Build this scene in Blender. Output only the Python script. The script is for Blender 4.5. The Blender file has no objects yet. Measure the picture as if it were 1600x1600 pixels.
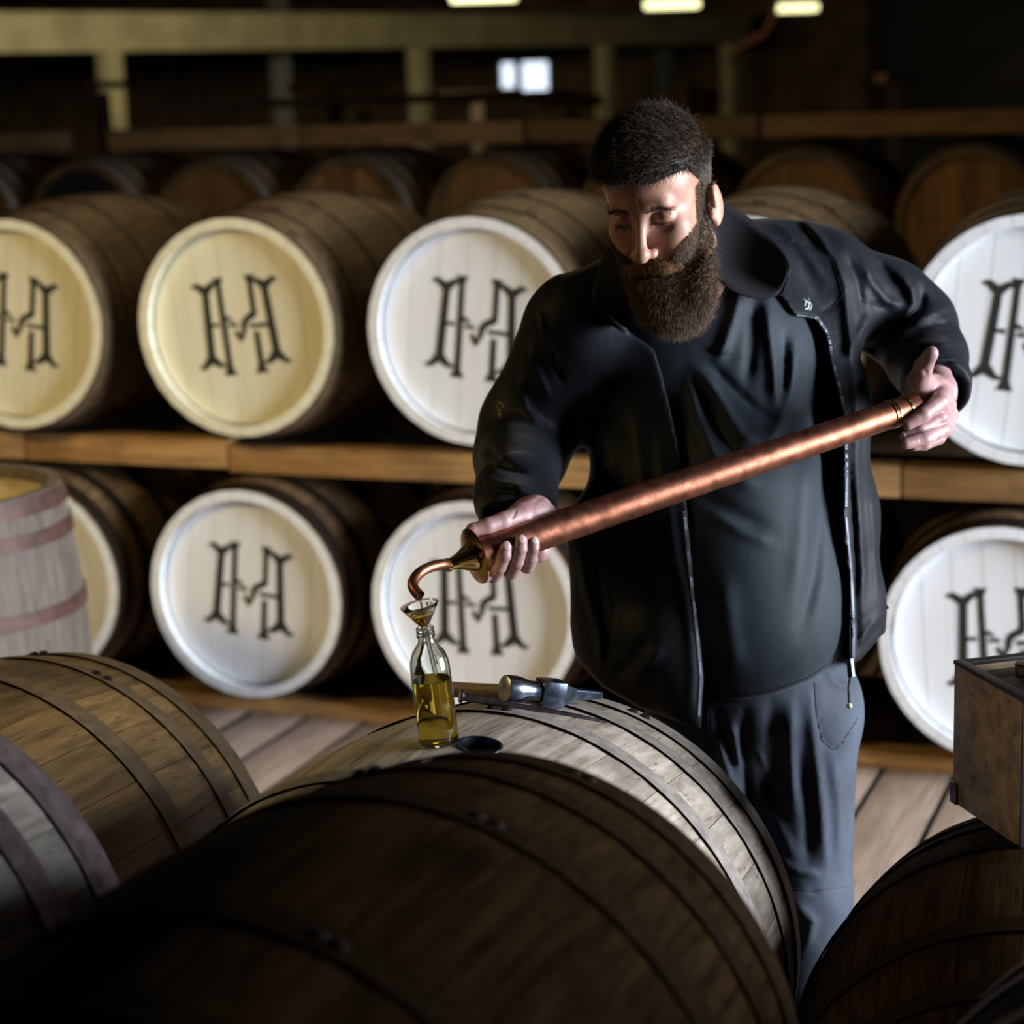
import bpy, bmesh, math, random
import numpy as np
from mathutils import Vector, Matrix
from mathutils.bvhtree import BVHTree

rng = np.random.default_rng(7)
random.seed(7)
C = bpy.context.scene.collection
SC = bpy.context.scene

# ------------------------------------------------------------------ camera
FPX, PITCH, ROLL, CAMH = 3200.0, 0.208, -0.031, 1.83
cam_d = bpy.data.cameras.new('camera')
cam = bpy.data.objects.new('camera', cam_d)
C.objects.link(cam)
cam_d.sensor_width = 36.0
cam_d.lens = FPX / 1600.0 * 36.0
cam_d.clip_start = 0.05
CAMM = Matrix.Translation((0, 0, CAMH)) @ Matrix.Rotation(math.pi / 2 - PITCH, 4, 'X') @ Matrix.Rotation(ROLL, 4, 'Z')
cam.matrix_world = CAMM
cam_d.dof.use_dof = True
cam_d.dof.focus_distance = 2.98
cam_d.dof.aperture_fstop = 3.3
SC.camera = cam

# ------------------------------------------------------------------ view, world
SC.view_settings.view_transform = 'Standard'
SC.view_settings.look = 'None'
SC.view_settings.gamma = 1.0
SC.view_settings.use_curve_mapping = False
SC.view_settings.exposure = 0.0
w = bpy.data.worlds.new('world')
SC.world = w
w.use_nodes = True
w.node_tree.nodes['Background'].inputs[0].default_value = (0.62, 0.78, 1.0, 1)
w.node_tree.nodes['Background'].inputs[1].default_value = 0.35

RH = np.array([math.cos(0.372), -math.sin(0.372), 0.0])      # along the rack, to the right
AX = np.array([math.sin(0.372), math.cos(0.372), 0.0])       # along the rack casks, away

def area(name, loc, target, size, power, color, sy=None, spread=180):
    l = bpy.data.lights.new(name, 'AREA')
    l.energy = power; l.color = color; l.shape = 'RECTANGLE'
    l.size = size; l.size_y = sy or size
    l.spread = math.radians(spread)
    o = bpy.data.objects.new(name, l)
    C.objects.link(o)
    o.location = loc
    o.rotation_euler = (Vector(target) - Vector(loc)).to_track_quat('-Z', 'Y').to_euler()
    return o

# daylight through the big doorway in the right-hand wall and warm tubes over the left aisle
area('doorway_daylight', (4.3, 2.35, 1.60), (0.2, 4.1, 0.85), 2.1, 172, (0.82, 0.89, 1.0), 2.0, 80)
area('tube_glow_left', (-2.5, 3.4, 2.62), (-1.75, 4.7, 0.6), 1.4, 36, (1.0, 0.76, 0.36), 0.3, 128)
area('tube_glow_middle', (0.4, 7.0, 2.65), (0.4, 6.9, 0.0), 1.6, 9, (1.0, 0.72, 0.36), 0.3)
area('tube_glow_far', (-1.8, 13.4, 2.3), (-1.4, 17.0, 2.0), 3.8, 48, (1.0, 0.85, 0.52), 0.3, 150)

# ------------------------------------------------------------------ frame helpers
RW = np.array(CAMM.to_3x3())          # columns: right, up, backward

def c2w(c):
    c = np.asarray(c, float)
    v = c * np.array([1, 1, -1.0])
    return v @ RW.T + np.array([0, 0, CAMH])

def w2c(p):
    v = (np.asarray(p, float) - np.array([0, 0, CAMH])) @ RW
    return v * np.array([1, 1, -1.0])

def pc(px, py, d):
    return np.array([(px - 800) * d / FPX, -(py - 800) * d / FPX, d])

def pw(px, py, d):
    return c2w(pc(px, py, d))

# ------------------------------------------------------------------ object helpers
def tag(o, label=None, cat=None, group=None, kind=None):
    if label: o['label'] = label
    if cat: o['category'] = cat
    if group: o['group'] = group
    if kind: o['kind'] = kind
    return o

def empty(name, loc=(0, 0, 0), M=None):
    o = bpy.data.objects.new(name, None)
    C.objects.link(o)
    o.empty_display_size = 0.1
    if M is not None: o.matrix_world = M
    else: o.location = loc
    return o

def link(name, me, mats, parent=None, smooth=True, M=None):
    o = bpy.data.objects.new(name, me)
    C.objects.link(o)
    if not isinstance(mats, (list, tuple)): mats = [mats]
    if len(me.materials) == 0:
        for m in mats: me.materials.append(m)
    if parent is not None: o.parent = parent
    if M is not None: o.matrix_local = M
    return o

def mesh(name, v, f, smooth=True, mi=None):
    me = bpy.data.meshes.new(name)
    me.from_pydata([tuple(x) for x in v], [], [tuple(int(i) for i in q) for q in f])
    if mi is not None: me.polygons.foreach_set('material_index', mi)
    me.polygons.foreach_set('use_smooth', [smooth] * len(me.polygons))
    me.update()
    return me

def fast_mesh(name, v, f, smooth=True):
    """f: (n,k) int array"""
    me = bpy.data.meshes.new(name)
    n, k = f.shape
    me.vertices.add(len(v)); me.vertices.foreach_set('co', np.asarray(v, np.float32).ravel())
    me.loops.add(n * k); me.loops.foreach_set('vertex_index', f.astype(np.int32).ravel())
    me.polygons.add(n)
    me.polygons.foreach_set('loop_start', np.arange(n, dtype=np.int32) * k)
    me.polygons.foreach_set('loop_total', np.full(n, k, np.int32))
    me.update(calc_edges=True)
    me.polygons.foreach_set('use_smooth', [smooth] * n)
    me.update()
    return me

def sharp(me, deg=35):
    me.set_sharp_from_angle(angle=math.radians(deg))
    return me

def bm_mesh(name, bm, smooth=True, deg=35):
    bmesh.ops.recalc_face_normals(bm, faces=bm.faces)
    me = bpy.data.meshes.new(name)
    bm.to_mesh(me); bm.free()
    me.polygons.foreach_set('use_smooth', [smooth] * len(me.polygons))
    if smooth: sharp(me, deg)
    me.update()
    return me

def add_box(bm, c, s, R=None, bev=0.0):
    M = Matrix.Translation(c) @ (R.to_4x4() if R else Matrix()) @ Matrix.Diagonal((s[0], s[1], s[2], 1))
    r = bmesh.ops.create_cube(bm, size=1.0, matrix=M)
    if bev:
        es = list({e for v in r['verts'] for e in v.link_edges})
        bmesh.ops.bevel(bm, geom=es, offset=bev, segments=2, affect='EDGES', profile=0.6)

def box_mesh(name, s, bev=0.004):
    bm = bmesh.new(); add_box(bm, (0, 0, 0), s, None, bev)
    return bm_mesh(name, bm, True, 40)

def lathe(name, prof, seg=32, axis='Z', close=False, smooth=True, deg=40):
    """prof: list of (r, h)"""
    v = []; f = []
    n = len(prof)
    for i in range(seg):
        a = 2 * math.pi * i / seg
        for r, h in prof: v.append((r * math.cos(a), r * math.sin(a), h))
    for i in range(seg):
        j = (i + 1) % seg
        for k in range(n - 1 if not close else n):
            l = (k + 1) % n
            f.append((i * n + k, j * n + k, j * n + l, i * n + l))
    bm = bmesh.new()
    vs = [bm.verts.new(x) for x in v]
    for q in f: bm.faces.new([vs[t] for t in q])
    bmesh.ops.remove_doubles(bm, verts=bm.verts, dist=1e-6)
    bmesh.ops.dissolve_degenerate(bm, edges=bm.edges, dist=1e-7)
    if not close:
        bmesh.ops.holes_fill(bm, edges=[e for e in bm.edges if e.is_boundary], sides=0) if False else None
    if axis == 'Y': bmesh.ops.rotate(bm, verts=bm.verts, cent=(0, 0, 0), matrix=Matrix.Rotation(-math.pi / 2, 3, 'X'))
    return bm_mesh(name, bm, smooth, deg)

def tube_bm(bm, pts, rad, seg=12, cap=True):
    pts = [Vector(p) for p in pts]
    if not isinstance(rad, (list, tuple, np.ndarray)): rad = [rad] * len(pts)
    rings = []; up = None
    for i, p in enumerate(pts):
        d = (pts[min(i + 1, len(pts) - 1)] - pts[max(i - 1, 0)]).normalized()
        if up is None:
            up = d.orthogonal().normalized()
        else:
            up = (up - d * up.dot(d)).normalized()
        s = d.cross(up)
        rings.append([bm.verts.new(p + (up * math.cos(2 * math.pi * k / seg) + s * math.sin(2 * math.pi * k / seg)) * rad[i]) for k in range(seg)])
    for a, b in zip(rings[:-1], rings[1:]):
        for k in range(seg):
            bm.faces.new((a[k], a[(k + 1) % seg], b[(k + 1) % seg], b[k]))
    if cap:
        bm.faces.new(rings[0][::-1]); bm.faces.new(rings[-1])

def tube(name, pts, rad, mat, parent=None, seg=12, cap=True):
    bm = bmesh.new(); tube_bm(bm, pts, rad, seg, cap)
    return link(name, bm_mesh(name, bm), mat, parent)

def axes_matrix(loc, y=None, z=None, x=None):
    """matrix whose given axes point the given way"""
    if z is not None and y is not None:
        z = Vector(z).normalized(); y = Vector(y); y = (y - z * y.dot(z)).normalized(); x = y.cross(z)
    M = Matrix((x, y, z)).transposed().to_4x4()
    M.translation = Vector(loc)
    return M

# ------------------------------------------------------------------ materials
def nodes(name):
    m = bpy.data.materials.new(name); m.use_nodes = True
    nt = m.node_tree; b = nt.nodes['Principled BSDF']
    return m, nt, b

def N(nt, t, **kw):
    n = nt.nodes.new(t)
    for k, v in kw.items():
        if k.startswith('i_'):
            key = k[2:]
            n.inputs[int(key) if key.isdigit() else key].default_value = v
        else: setattr(n, k, v)
    return n

def plain(name, col, rough=0.5, metal=0.0, bump=0.0, bscale=60, var=0.0, **kw):
    m, nt, b = nodes(name)
    b.inputs['Base Color'].default_value = (*col, 1)
    b.inputs['Roughness'].default_value = rough
    b.inputs['Metallic'].default_value = metal
    for k, v in kw.items(): b.inputs[k.replace('_', ' ')].default_value = v
    if var or bump:
        tc = N(nt, 'ShaderNodeTexCoord')
        nz = N(nt, 'ShaderNodeTexNoise'); nz.inputs['Scale'].default_value = bscale; nz.inputs['Detail'].default_value = 5
        nt.links.new(tc.outputs['Object'], nz.inputs['Vector'])
        if var:
            cr = N(nt, 'ShaderNodeValToRGB')
            cr.color_ramp.elements[0].position = 0.3; cr.color_ramp.elements[1].position = 0.7
            cr.color_ramp.elements[0].color = (*[c * (1 - var) for c in col], 1)
            cr.color_ramp.elements[1].color = (*[min(1, c * (1 + var)) for c in col], 1)
            nt.links.new(nz.outputs['Fac'], cr.inputs[0]); nt.links.new(cr.outputs[0], b.inputs['Base Color'])
        if bump:
            bp = N(nt, 'ShaderNodeBump'); bp.inputs['Strength'].default_value = 1.0; bp.inputs['Distance'].default_value = bump
            nt.links.new(nz.outputs['Fac'], bp.inputs['Height']); nt.links.new(bp.outputs[0], b.inputs['Normal'])
    return m

def wood(name, c1, c2, stain=(0.03, 0.018, 0.01), stain_amt=0.5, rough=0.62, scale=1.0, axis=1, rnd=0.35, bump=0.0012, stain_scale=5.0, spec=0.5, cracks=0.6):
    """grain along the object's given axis; every piece gets its own shift through Object Info > Random"""
    m, nt, b = nodes(name)
    L = nt.links.new
    tc = N(nt, 'ShaderNodeTexCoord'); oi = N(nt, 'ShaderNodeObjectInfo')
    mul = N(nt, 'ShaderNodeVectorMath', operation='SCALE'); mul.inputs[0].default_value = (37.0, 19.0, 53.0)
    L(oi.outputs['Random'], mul.inputs['Scale'])
    add = N(nt, 'ShaderNodeVectorMath', operation='ADD'); L(tc.outputs['Object'], add.inputs[0]); L(mul.outputs[0], add.inputs[1])
    mp = N(nt, 'ShaderNodeMapping'); s = [26.0 * scale] * 3; s[axis] = 1.6 * scale; mp.inputs['Scale'].default_value = s
    L(add.outputs[0], mp.inputs['Vector'])
    g = N(nt, 'ShaderNodeTexNoise'); g.inputs['Scale'].default_value = 2.2; g.inputs['Detail'].default_value = 8; g.inputs['Roughness'].default_value = 0.65
    L(mp.outputs[0], g.inputs['Vector'])
    st = N(nt, 'ShaderNodeTexNoise'); st.inputs['Scale'].default_value = stain_scale; st.inputs['Detail'].default_value = 6; st.inputs['Roughness'].default_value = 0.6
    L(add.outputs[0], st.inputs['Vector'])
    r1 = N(nt, 'ShaderNodeValToRGB'); r1.color_ramp.elements[0].position = 0.3; r1.color_ramp.elements[1].position = 0.68
    r1.color_ramp.elements[0].color = (*c1, 1); r1.color_ramp.elements[1].color = (*c2, 1)
    L(g.outputs['Fac'], r1.inputs[0])
    rv = N(nt, 'ShaderNodeMapRange'); rv.inputs['To Min'].default_value = 1 - rnd; rv.inputs['To Max'].default_value = 1 + rnd
    L(oi.outputs['Random'], rv.inputs['Value'])
    vm = N(nt, 'ShaderNodeVectorMath', operation='SCALE'); L(r1.outputs[0], vm.inputs[0]); L(rv.outputs[0], vm.inputs['Scale'])
    r2 = N(nt, 'ShaderNodeValToRGB'); r2.color_ramp.elements[0].position = 0.50; r2.color_ramp.elements[1].position = 0.72
    r2.color_ramp.elements[0].color = (0, 0, 0, 1); r2.color_ramp.elements[1].color = (stain_amt,) * 3 + (1,)
    L(st.outputs['Fac'], r2.inputs[0])
    mx = N(nt, 'ShaderNodeMix', data_type='RGBA'); L(r2.outputs[0], mx.inputs[0]); L(vm.outputs[0], mx.inputs[6]); mx.inputs[7].default_value = (*stain, 1)
    L(mx.outputs[2], b.inputs['Base Color'])
    # fine dark cracks across the grain of the surface
    ck = N(nt, 'ShaderNodeTexNoise'); ck.inputs['Scale'].default_value = 5.5; ck.inputs['Detail'].default_value = 3
    L(mp.outputs[0], ck.inputs['Vector'])
    r3 = N(nt, 'ShaderNodeValToRGB'); r3.color_ramp.elements[0].position = 0.30; r3.color_ramp.elements[1].position = 0.37
    k = 1 - cracks
    r3.color_ramp.elements[0].color = (k, k, k, 1); r3.color_ramp.elements[1].color = (1, 1, 1, 1)
    L(ck.outputs['Fac'], r3.inputs[0])
    m2 = N(nt, 'ShaderNodeMix', data_type='RGBA', blend_type='MULTIPLY'); m2.inputs[0].default_value = 1.0
    L(mx.outputs[2], m2.inputs[6]); L(r3.outputs[0], m2.inputs[7]); L(m2.outputs[2], b.inputs['Base Color'])
    b.inputs['Roughness'].default_value = rough
    b.inputs['Specular IOR Level'].default_value = spec
    bp = N(nt, 'ShaderNodeBump'); bp.inputs['Distance'].default_value = bump
    L(g.outputs['Fac'], bp.inputs['Height']); L(bp.outputs[0], b.inputs['Normal'])
    return m

def paint(name, col, dirt=(0.45, 0.36, 0.18), amt=0.35):
    m, nt, b = nodes(name)
    L = nt.links.new
    tc = N(nt, 'ShaderNodeTexCoord'); oi = N(nt, 'ShaderNodeObjectInfo')
    mp = N(nt, 'ShaderNodeMapping'); mp.inputs['Scale'].default_value = (9, 1, 1.2); L(tc.outputs['Object'], mp.inputs['Vector'])
    mul = N(nt, 'ShaderNodeVectorMath', operation='SCALE'); mul.inputs[0].default_value = (17.0, 9.0, 13.0); L(oi.outputs['Random'], mul.inputs['Scale'])
    ad = N(nt, 'ShaderNodeVectorMath', operation='ADD'); L(mp.outputs[0], ad.inputs[0]); L(mul.outputs[0], ad.inputs[1])
    n = N(nt, 'ShaderNodeTexNoise'); n.inputs['Scale'].default_value = 2.0; n.inputs['Detail'].default_value = 6; L(ad.outputs[0], n.inputs['Vector'])
    r = N(nt, 'ShaderNodeValToRGB'); r.color_ramp.elements[0].position = 0.42; r.color_ramp.elements[1].position = 0.75
    r.color_ramp.elements[0].color = (0, 0, 0, 1); r.color_ramp.elements[1].color = (amt,) * 3 + (1,)
    L(n.outputs['Fac'], r.inputs[0])
    mx = N(nt, 'ShaderNodeMix', data_type='RGBA'); L(r.outputs[0], mx.inputs[0]); mx.inputs[6].default_value = (*col, 1); mx.inputs[7].default_value = (*dirt, 1)
    L(mx.outputs[2], b.inputs['Base Color']); b.inputs['Roughness'].default_value = 0.55
    bp = N(nt, 'ShaderNodeBump'); bp.inputs['Distance'].default_value = 0.0006; L(n.outputs['Fac'], bp.inputs['Height']); L(bp.outputs[0], b.inputs['Normal'])
    return m

M = {}
M['stave_grey'] = wood('weathered_grey_oak', (0.20, 0.155, 0.11), (0.54, 0.47, 0.38), (0.05, 0.03, 0.02), 0.8, 0.55, rnd=0.18, stain_scale=4)
M['stave_golden'] = wood('golden_brown_oak', (0.045, 0.025, 0.009), (0.20, 0.115, 0.038), (0.012, 0.009, 0.007), 0.95, 0.5, rnd=0.3, stain_scale=3)
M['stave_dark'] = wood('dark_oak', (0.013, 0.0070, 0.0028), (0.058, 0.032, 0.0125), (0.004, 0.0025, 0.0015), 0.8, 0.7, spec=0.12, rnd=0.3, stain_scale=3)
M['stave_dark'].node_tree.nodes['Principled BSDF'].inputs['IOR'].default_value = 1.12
M['stave_brown'] = wood('brown_oak', (0.050, 0.028, 0.011), (0.165, 0.098, 0.042), (0.03, 0.018, 0.01), 0.7, 0.6, rnd=0.3)
M['stave_pale'] = wood('pale_pinkish_oak', (0.052, 0.039, 0.028), (0.135, 0.104, 0.076), (0.07, 0.05, 0.04), 0.6, 0.7, rnd=0.25)
M['stave_greyer'] = wood('grey_stained_oak', (0.12, 0.10, 0.08), (0.34, 0.30, 0.25), (0.03, 0.022, 0.018), 0.9, 0.6, rnd=0.25, stain_scale=6)
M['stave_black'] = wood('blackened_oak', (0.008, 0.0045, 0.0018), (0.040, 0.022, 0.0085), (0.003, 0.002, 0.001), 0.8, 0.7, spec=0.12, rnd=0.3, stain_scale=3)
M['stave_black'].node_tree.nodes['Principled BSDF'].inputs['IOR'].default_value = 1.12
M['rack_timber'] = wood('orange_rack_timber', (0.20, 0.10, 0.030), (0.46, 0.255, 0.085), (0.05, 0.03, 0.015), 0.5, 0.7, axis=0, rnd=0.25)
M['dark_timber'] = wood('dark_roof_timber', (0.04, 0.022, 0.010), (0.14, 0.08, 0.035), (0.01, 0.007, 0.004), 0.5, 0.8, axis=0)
M['head_orange'] = wood('bare_cask_head', (0.13, 0.058, 0.016), (0.28, 0.135, 0.040), (0.06, 0.03, 0.015), 0.4, 0.7, axis=2)
M['head_pale'] = wood('pale_cask_head', (0.30, 0.22, 0.10), (0.52, 0.42, 0.22), (0.06, 0.04, 0.02), 0.7, 0.7, axis=0)
M['floor_wood'] = wood('worn_floor_boards', (0.24, 0.165, 0.125), (0.44, 0.32, 0.25), (0.12, 0.08, 0.06), 0.5, 0.65, axis=1, rnd=0.12, cracks=0.3)
M['crate_wood'] = wood('oiled_box_wood', (0.13, 0.080, 0.040), (0.42, 0.28, 0.145), (0.045, 0.028, 0.016), 0.75, 0.45, axis=0, scale=0.6)
M['handle_wood'] = wood('ash_handle', (0.24, 0.15, 0.065), (0.48, 0.34, 0.17), (0.10, 0.06, 0.03), 0.5, 0.5, axis=0, scale=3)
M['hoop'] = plain('dull_iron_hoop', (0.012, 0.0075, 0.004), 0.7, 0.0, 0.0006, 90, 0.4, Specular_IOR_Level=0.12)
M['hoop_edge'] = plain('shadow_black_hoop_edge', (0.004, 0.0035, 0.003), 0.8, Specular_IOR_Level=0.1)  # shadow lines along the hoop edges, put into the colour
M['hoop_grey'] = plain('galvanised_hoop', (0.27, 0.24, 0.205), 0.55, 0.2, 0.0006, 60, 0.3)
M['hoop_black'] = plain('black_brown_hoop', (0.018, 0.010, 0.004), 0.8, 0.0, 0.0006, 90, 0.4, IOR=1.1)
M['hoop_purple'] = plain('purplish_steel_hoop', (0.15, 0.12, 0.125), 0.42, 0.6, 0.0008, 50, 0.4)
M['hoop_rust'] = plain('rusty_hoop', (0.062, 0.025, 0.017), 0.6, 0.25, 0.0008, 30, 0.4)
M['hoop_gold'] = plain('tarnished_hoop', (0.090, 0.058, 0.026), 0.6, 0.0, 0.0006, 40, 0.4)
M['white'] = paint('white_head_paint', (0.74, 0.76, 0.78), (0.50, 0.44, 0.30), 0.22)
M['cream'] = paint('cream_head_paint', (0.74, 0.71, 0.54), (0.55, 0.45, 0.20), 0.35)
M['black_paint'] = plain('black_stencil_paint', (0.012, 0.016, 0.013), 0.6)
M['black_hole'] = plain('black_grime_and_shade', (0.006, 0.005, 0.005), 0.9)  # black for grimy board joints and for shade inside the spout
M['steel_cream'] = plain('cream_painted_steel', (0.46, 0.42, 0.27), 0.6, 0.0, 0.0, 3, 0.25)
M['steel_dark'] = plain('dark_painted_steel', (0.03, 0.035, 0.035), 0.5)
M['stone'] = plain('dim_stone_wall', (0.16, 0.11, 0.06), 0.9, 0, 0.02, 3, 0.5)
M['plaster'] = plain('dark_wall', (0.05, 0.045, 0.04), 0.9)
M['copper'] = plain('worn_copper', (0.27, 0.105, 0.062), 0.43, 1.0, 0.0006, 42, 0.45)
M['brass'] = plain('polished_brass', (0.68, 0.46, 0.20), 0.18, 1.0, 0.0, 20, 0.12)
M['steel'] = plain('worn_steel', (0.11, 0.13, 0.17), 0.30, 1.0, 0.0005, 60, 0.45)
M['steel_face'] = plain('bright_steel_face', (0.62, 0.58, 0.50), 0.34, 1.0, 0.0003, 60, 0.2)
M['nail_iron'] = plain('dark_iron', (0.16, 0.13, 0.13), 0.3, 1.0, 0.0004, 80, 0.4)
M['nail'] = plain('finger_nail', (0.50, 0.34, 0.31), 0.35)
M['zip'] = plain('dark_zip_metal', (0.16, 0.18, 0.21), 0.55, 0.5)
M['zip_tape'] = plain('zip_tape', (0.02, 0.022, 0.028), 0.7)
M['gold_thread'] = plain('gold_thread', (0.50, 0.34, 0.10), 0.5)
M['white_thread'] = plain('white_thread', (0.75, 0.78, 0.82), 0.6)
M['leather'] = plain('black_leather', (0.012, 0.010, 0.010), 0.45, 0, 0.0005, 120)
M['cork'] = plain('dark_stopper', (0.05, 0.035, 0.03), 0.3)
M['bone'] = plain('ivory_bead', (0.7, 0.66, 0.5), 0.4)

def fabric(name, col, rough=0.75, sheen=0.25, weave=900, bump=0.00015, fold=0.0, fscale=9, var=0.12):
    m, nt, b = nodes(name)
    L = nt.links.new
    b.inputs['Roughness'].default_value = rough
    b.inputs['Sheen Weight'].default_value = sheen
    b.inputs['Specular IOR Level'].default_value = 0.3
    b.inputs['Sheen Roughness'].default_value = 0.4
    tc = N(nt, 'ShaderNodeTexCoord')
    n1 = N(nt, 'ShaderNodeTexNoise'); n1.inputs['Scale'].default_value = weave; L(tc.outputs['Object'], n1.inputs['Vector'])
    n2 = N(nt, 'ShaderNodeTexNoise'); n2.inputs['Scale'].default_value = fscale; n2.inputs['Detail'].default_value = 3; L(tc.outputs['Object'], n2.inputs['Vector'])
    cr = N(nt, 'ShaderNodeValToRGB'); cr.color_ramp.elements[0].position = 0.3; cr.color_ramp.elements[1].position = 0.7
    cr.color_ramp.elements[0].color = (*[c * (1 - var) for c in col], 1); cr.color_ramp.elements[1].color = (*[c * (1 + var) for c in col], 1)
    L(n2.outputs['Fac'], cr.inputs[0]); L(cr.outputs[0], b.inputs['Base Color'])
    b1 = N(nt, 'ShaderNodeBump'); b1.inputs['Distance'].default_value = bump; L(n1.outputs['Fac'], b1.inputs['Height'])
    if fold:
        b2 = N(nt, 'ShaderNodeBump'); b2.inputs['Distance'].default_value = fold; L(n2.outputs['Fac'], b2.inputs['Height']); L(b2.outputs[0], b1.inputs['Normal'])
    L(b1.outputs[0], b.inputs['Normal'])
    return m

M['jacket'] = fabric('black_softshell', (0.0050, 0.0062, 0.0085), 0.58, 0.03, 700, 0.0001, 0.004, 14)
M['jacket'].node_tree.nodes['Principled BSDF'].inputs['IOR'].default_value = 1.32
M['shirt'] = fabric('dark_navy_jersey', (0.0050, 0.0110, 0.0165), 0.7, 0.12, 900, 0.0002, 0.003, 10)
M['trousers'] = fabric('faded_slate_work_trousers', (0.036, 0.046, 0.064), 0.75, 0.2, 800, 0.0002, 0.005, 11, 0.3)
M['lining'] = fabric('shaded_facing', (0.004, 0.004, 0.005), 0.9, 0.0)  # darker than the jacket: shade inside the collar is in the colour
M['boot'] = plain('black_boot', (0.015, 0.013, 0.012), 0.5)

def skin(name, col, col2, red=(0.42, 0.10, 0.08), scale=40):
    m, nt, b = nodes(name)
    L = nt.links.new
    tc = N(nt, 'ShaderNodeTexCoord')
    n = N(nt, 'ShaderNodeTexNoise'); n.inputs['Scale'].default_value = scale; n.inputs['Detail'].default_value = 6; L(tc.outputs['Object'], n.inputs['Vector'])
    cr = N(nt, 'ShaderNodeValToRGB'); cr.color_ramp.elements[0].position = 0.35; cr.color_ramp.elements[1].position = 0.65
    cr.color_ramp.elements[0].color = (*col2, 1); cr.color_ramp.elements[1].color = (*col, 1)
    L(n.outputs['Fac'], cr.inputs[0]); L(cr.outputs[0], b.inputs['Base Color'])
    b.inputs['Subsurface Weight'].default_value = 0.18
    b.inputs['Subsurface Radius'].default_value = (1.0, 0.3, 0.15)
    b.inputs['Subsurface Scale'].default_value = 0.006
    b.inputs['Roughness'].default_value = 0.48
    n3 = N(nt, 'ShaderNodeTexNoise'); n3.inputs['Scale'].default_value = 420; L(tc.outputs['Object'], n3.inputs['Vector'])
    bp = N(nt, 'ShaderNodeBump'); bp.inputs['Distance'].default_value = 0.0003; L(n3.outputs['Fac'], bp.inputs['Height']); L(bp.outputs[0], b.inputs['Normal'])
    return m
M['skin'] = skin('ruddy_skin', (0.46, 0.255, 0.170), (0.36, 0.165, 0.105))
M['skin_hand'] = skin('cold_hand_skin', (0.37, 0.225, 0.205), (0.27, 0.135, 0.135), scale=55)

def hairmat(name, c1, c2, rough=0.42):
    m, nt, b = nodes(name)
    L = nt.links.new
    tc = N(nt, 'ShaderNodeTexCoord')
    n = N(nt, 'ShaderNodeTexNoise'); n.inputs['Scale'].default_value = 260; L(tc.outputs['Object'], n.inputs['Vector'])
    cr = N(nt, 'ShaderNodeValToRGB'); cr.color_ramp.elements[0].position = 0.3; cr.color_ramp.elements[1].position = 0.72
    cr.color_ramp.elements[0].color = (*c1, 1); cr.color_ramp.elements[1].color = (*c2, 1)
    L(n.outputs['Fac'], cr.inputs[0]); L(cr.outputs[0], b.inputs['Base Color'])
    b.inputs['Roughness'].default_value = rough
    b.inputs['Specular IOR Level'].default_value = 0.25
    return m
M['hair'] = hairmat('dark_brown_hair', (0.020, 0.014, 0.010), (0.075, 0.050, 0.032))
M['hair_side'] = hairmat('greying_side_hair', (0.06, 0.045, 0.034), (0.20, 0.155, 0.115))
M['beard'] = hairmat('brown_beard', (0.035, 0.022, 0.014), (0.20, 0.125, 0.075), 0.5)
M['mustache'] = hairmat('ginger_brown_moustache', (0.12, 0.06, 0.026), (0.42, 0.24, 0.11), 0.5)

def glassmat(name, col=(1, 1, 1), ior=1.46, rough=0.0):
    m, nt, b = nodes(name)
    b.inputs['Base Color'].default_value = (*col, 1)
    b.inputs['Transmission Weight'].default_value = 1.0
    b.inputs['Roughness'].default_value = rough
    b.inputs['IOR'].default_value = ior
    return m
M['glass'] = glassmat('clear_glass', (0.96, 0.99, 0.97))
M['whisky'] = glassmat('golden_whisky', (0.80, 0.60, 0.06), 1.35)

def emit(name, col, s):
    m, nt, b = nodes(name)
    b.inputs['Base Color'].default_value = (0.8, 0.8, 0.8, 1)
    b.inputs['Emission Color'].default_value = (*col, 1)
    b.inputs['Emission Strength'].default_value = s
    return m
M['tube_light'] = emit('fluorescent_tube', (0.95, 0.92, 0.45), 2.2)
M['window_day'] = emit('daylit_pane', (0.72, 0.84, 1.0), 1.6)

# ================================================================== THE ROOM
def struct(name, me, mat, parent=None, M_=None):
    o = link(name, me, mat, parent, M=M_)
    if parent is None: o['kind'] = 'structure'
    return o

def rack_pt(u, v, z=0.0):
    """u along the rack, v away from the camera along the cask axes"""
    p = RH * u + AX * v
    return Vector((p[0], p[1], z))

YAW = -0.372     # rotation of local +Y onto AX
bm = bmesh.new(); add_box(bm, (0, 9, -0.06), (30, 34, 0.05)); floor = struct('floor', bm_mesh('floor', bm), M['black_hole'])
bw = 0.19
fb = [box_mesh('floor_board', (bw - 0.015, 3.3, 0.035), 0.001), box_mesh('floor_board', (bw - 0.015, 2.4, 0.035), 0.001)]
fw = box_mesh('floor_board', (0.622, 3.3, 0.035), 0.001)
for m_ in fb + [fw]:
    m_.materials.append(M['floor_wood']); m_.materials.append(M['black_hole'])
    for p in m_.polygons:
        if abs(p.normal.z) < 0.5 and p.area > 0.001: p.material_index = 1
for i in range(-24, 18):
    u = i * bw + 0.055
    if u > 0.30: continue
    for j, (v0, ln) in enumerate(((0.6, 3.3), (3.9, 3.3))):
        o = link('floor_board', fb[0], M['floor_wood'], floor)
        p = rack_pt(u, v0 + ln / 2 + (0.002 if j else 0) , -0.0185 + 0.0015 * ((i * 7) % 3 - 1))
        o.location = p; o.rotation_euler = (0, 0, YAW)
for i in range(0, 6):
    u = 0.30 + 0.24 + i * 0.63
    for j in (0, 1):
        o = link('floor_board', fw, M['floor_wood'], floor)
        o.location = rack_pt(u, 0.6 + 3.3 * j + 1.65, -0.0185); o.rotation_euler = (0, 0, YAW)

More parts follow.
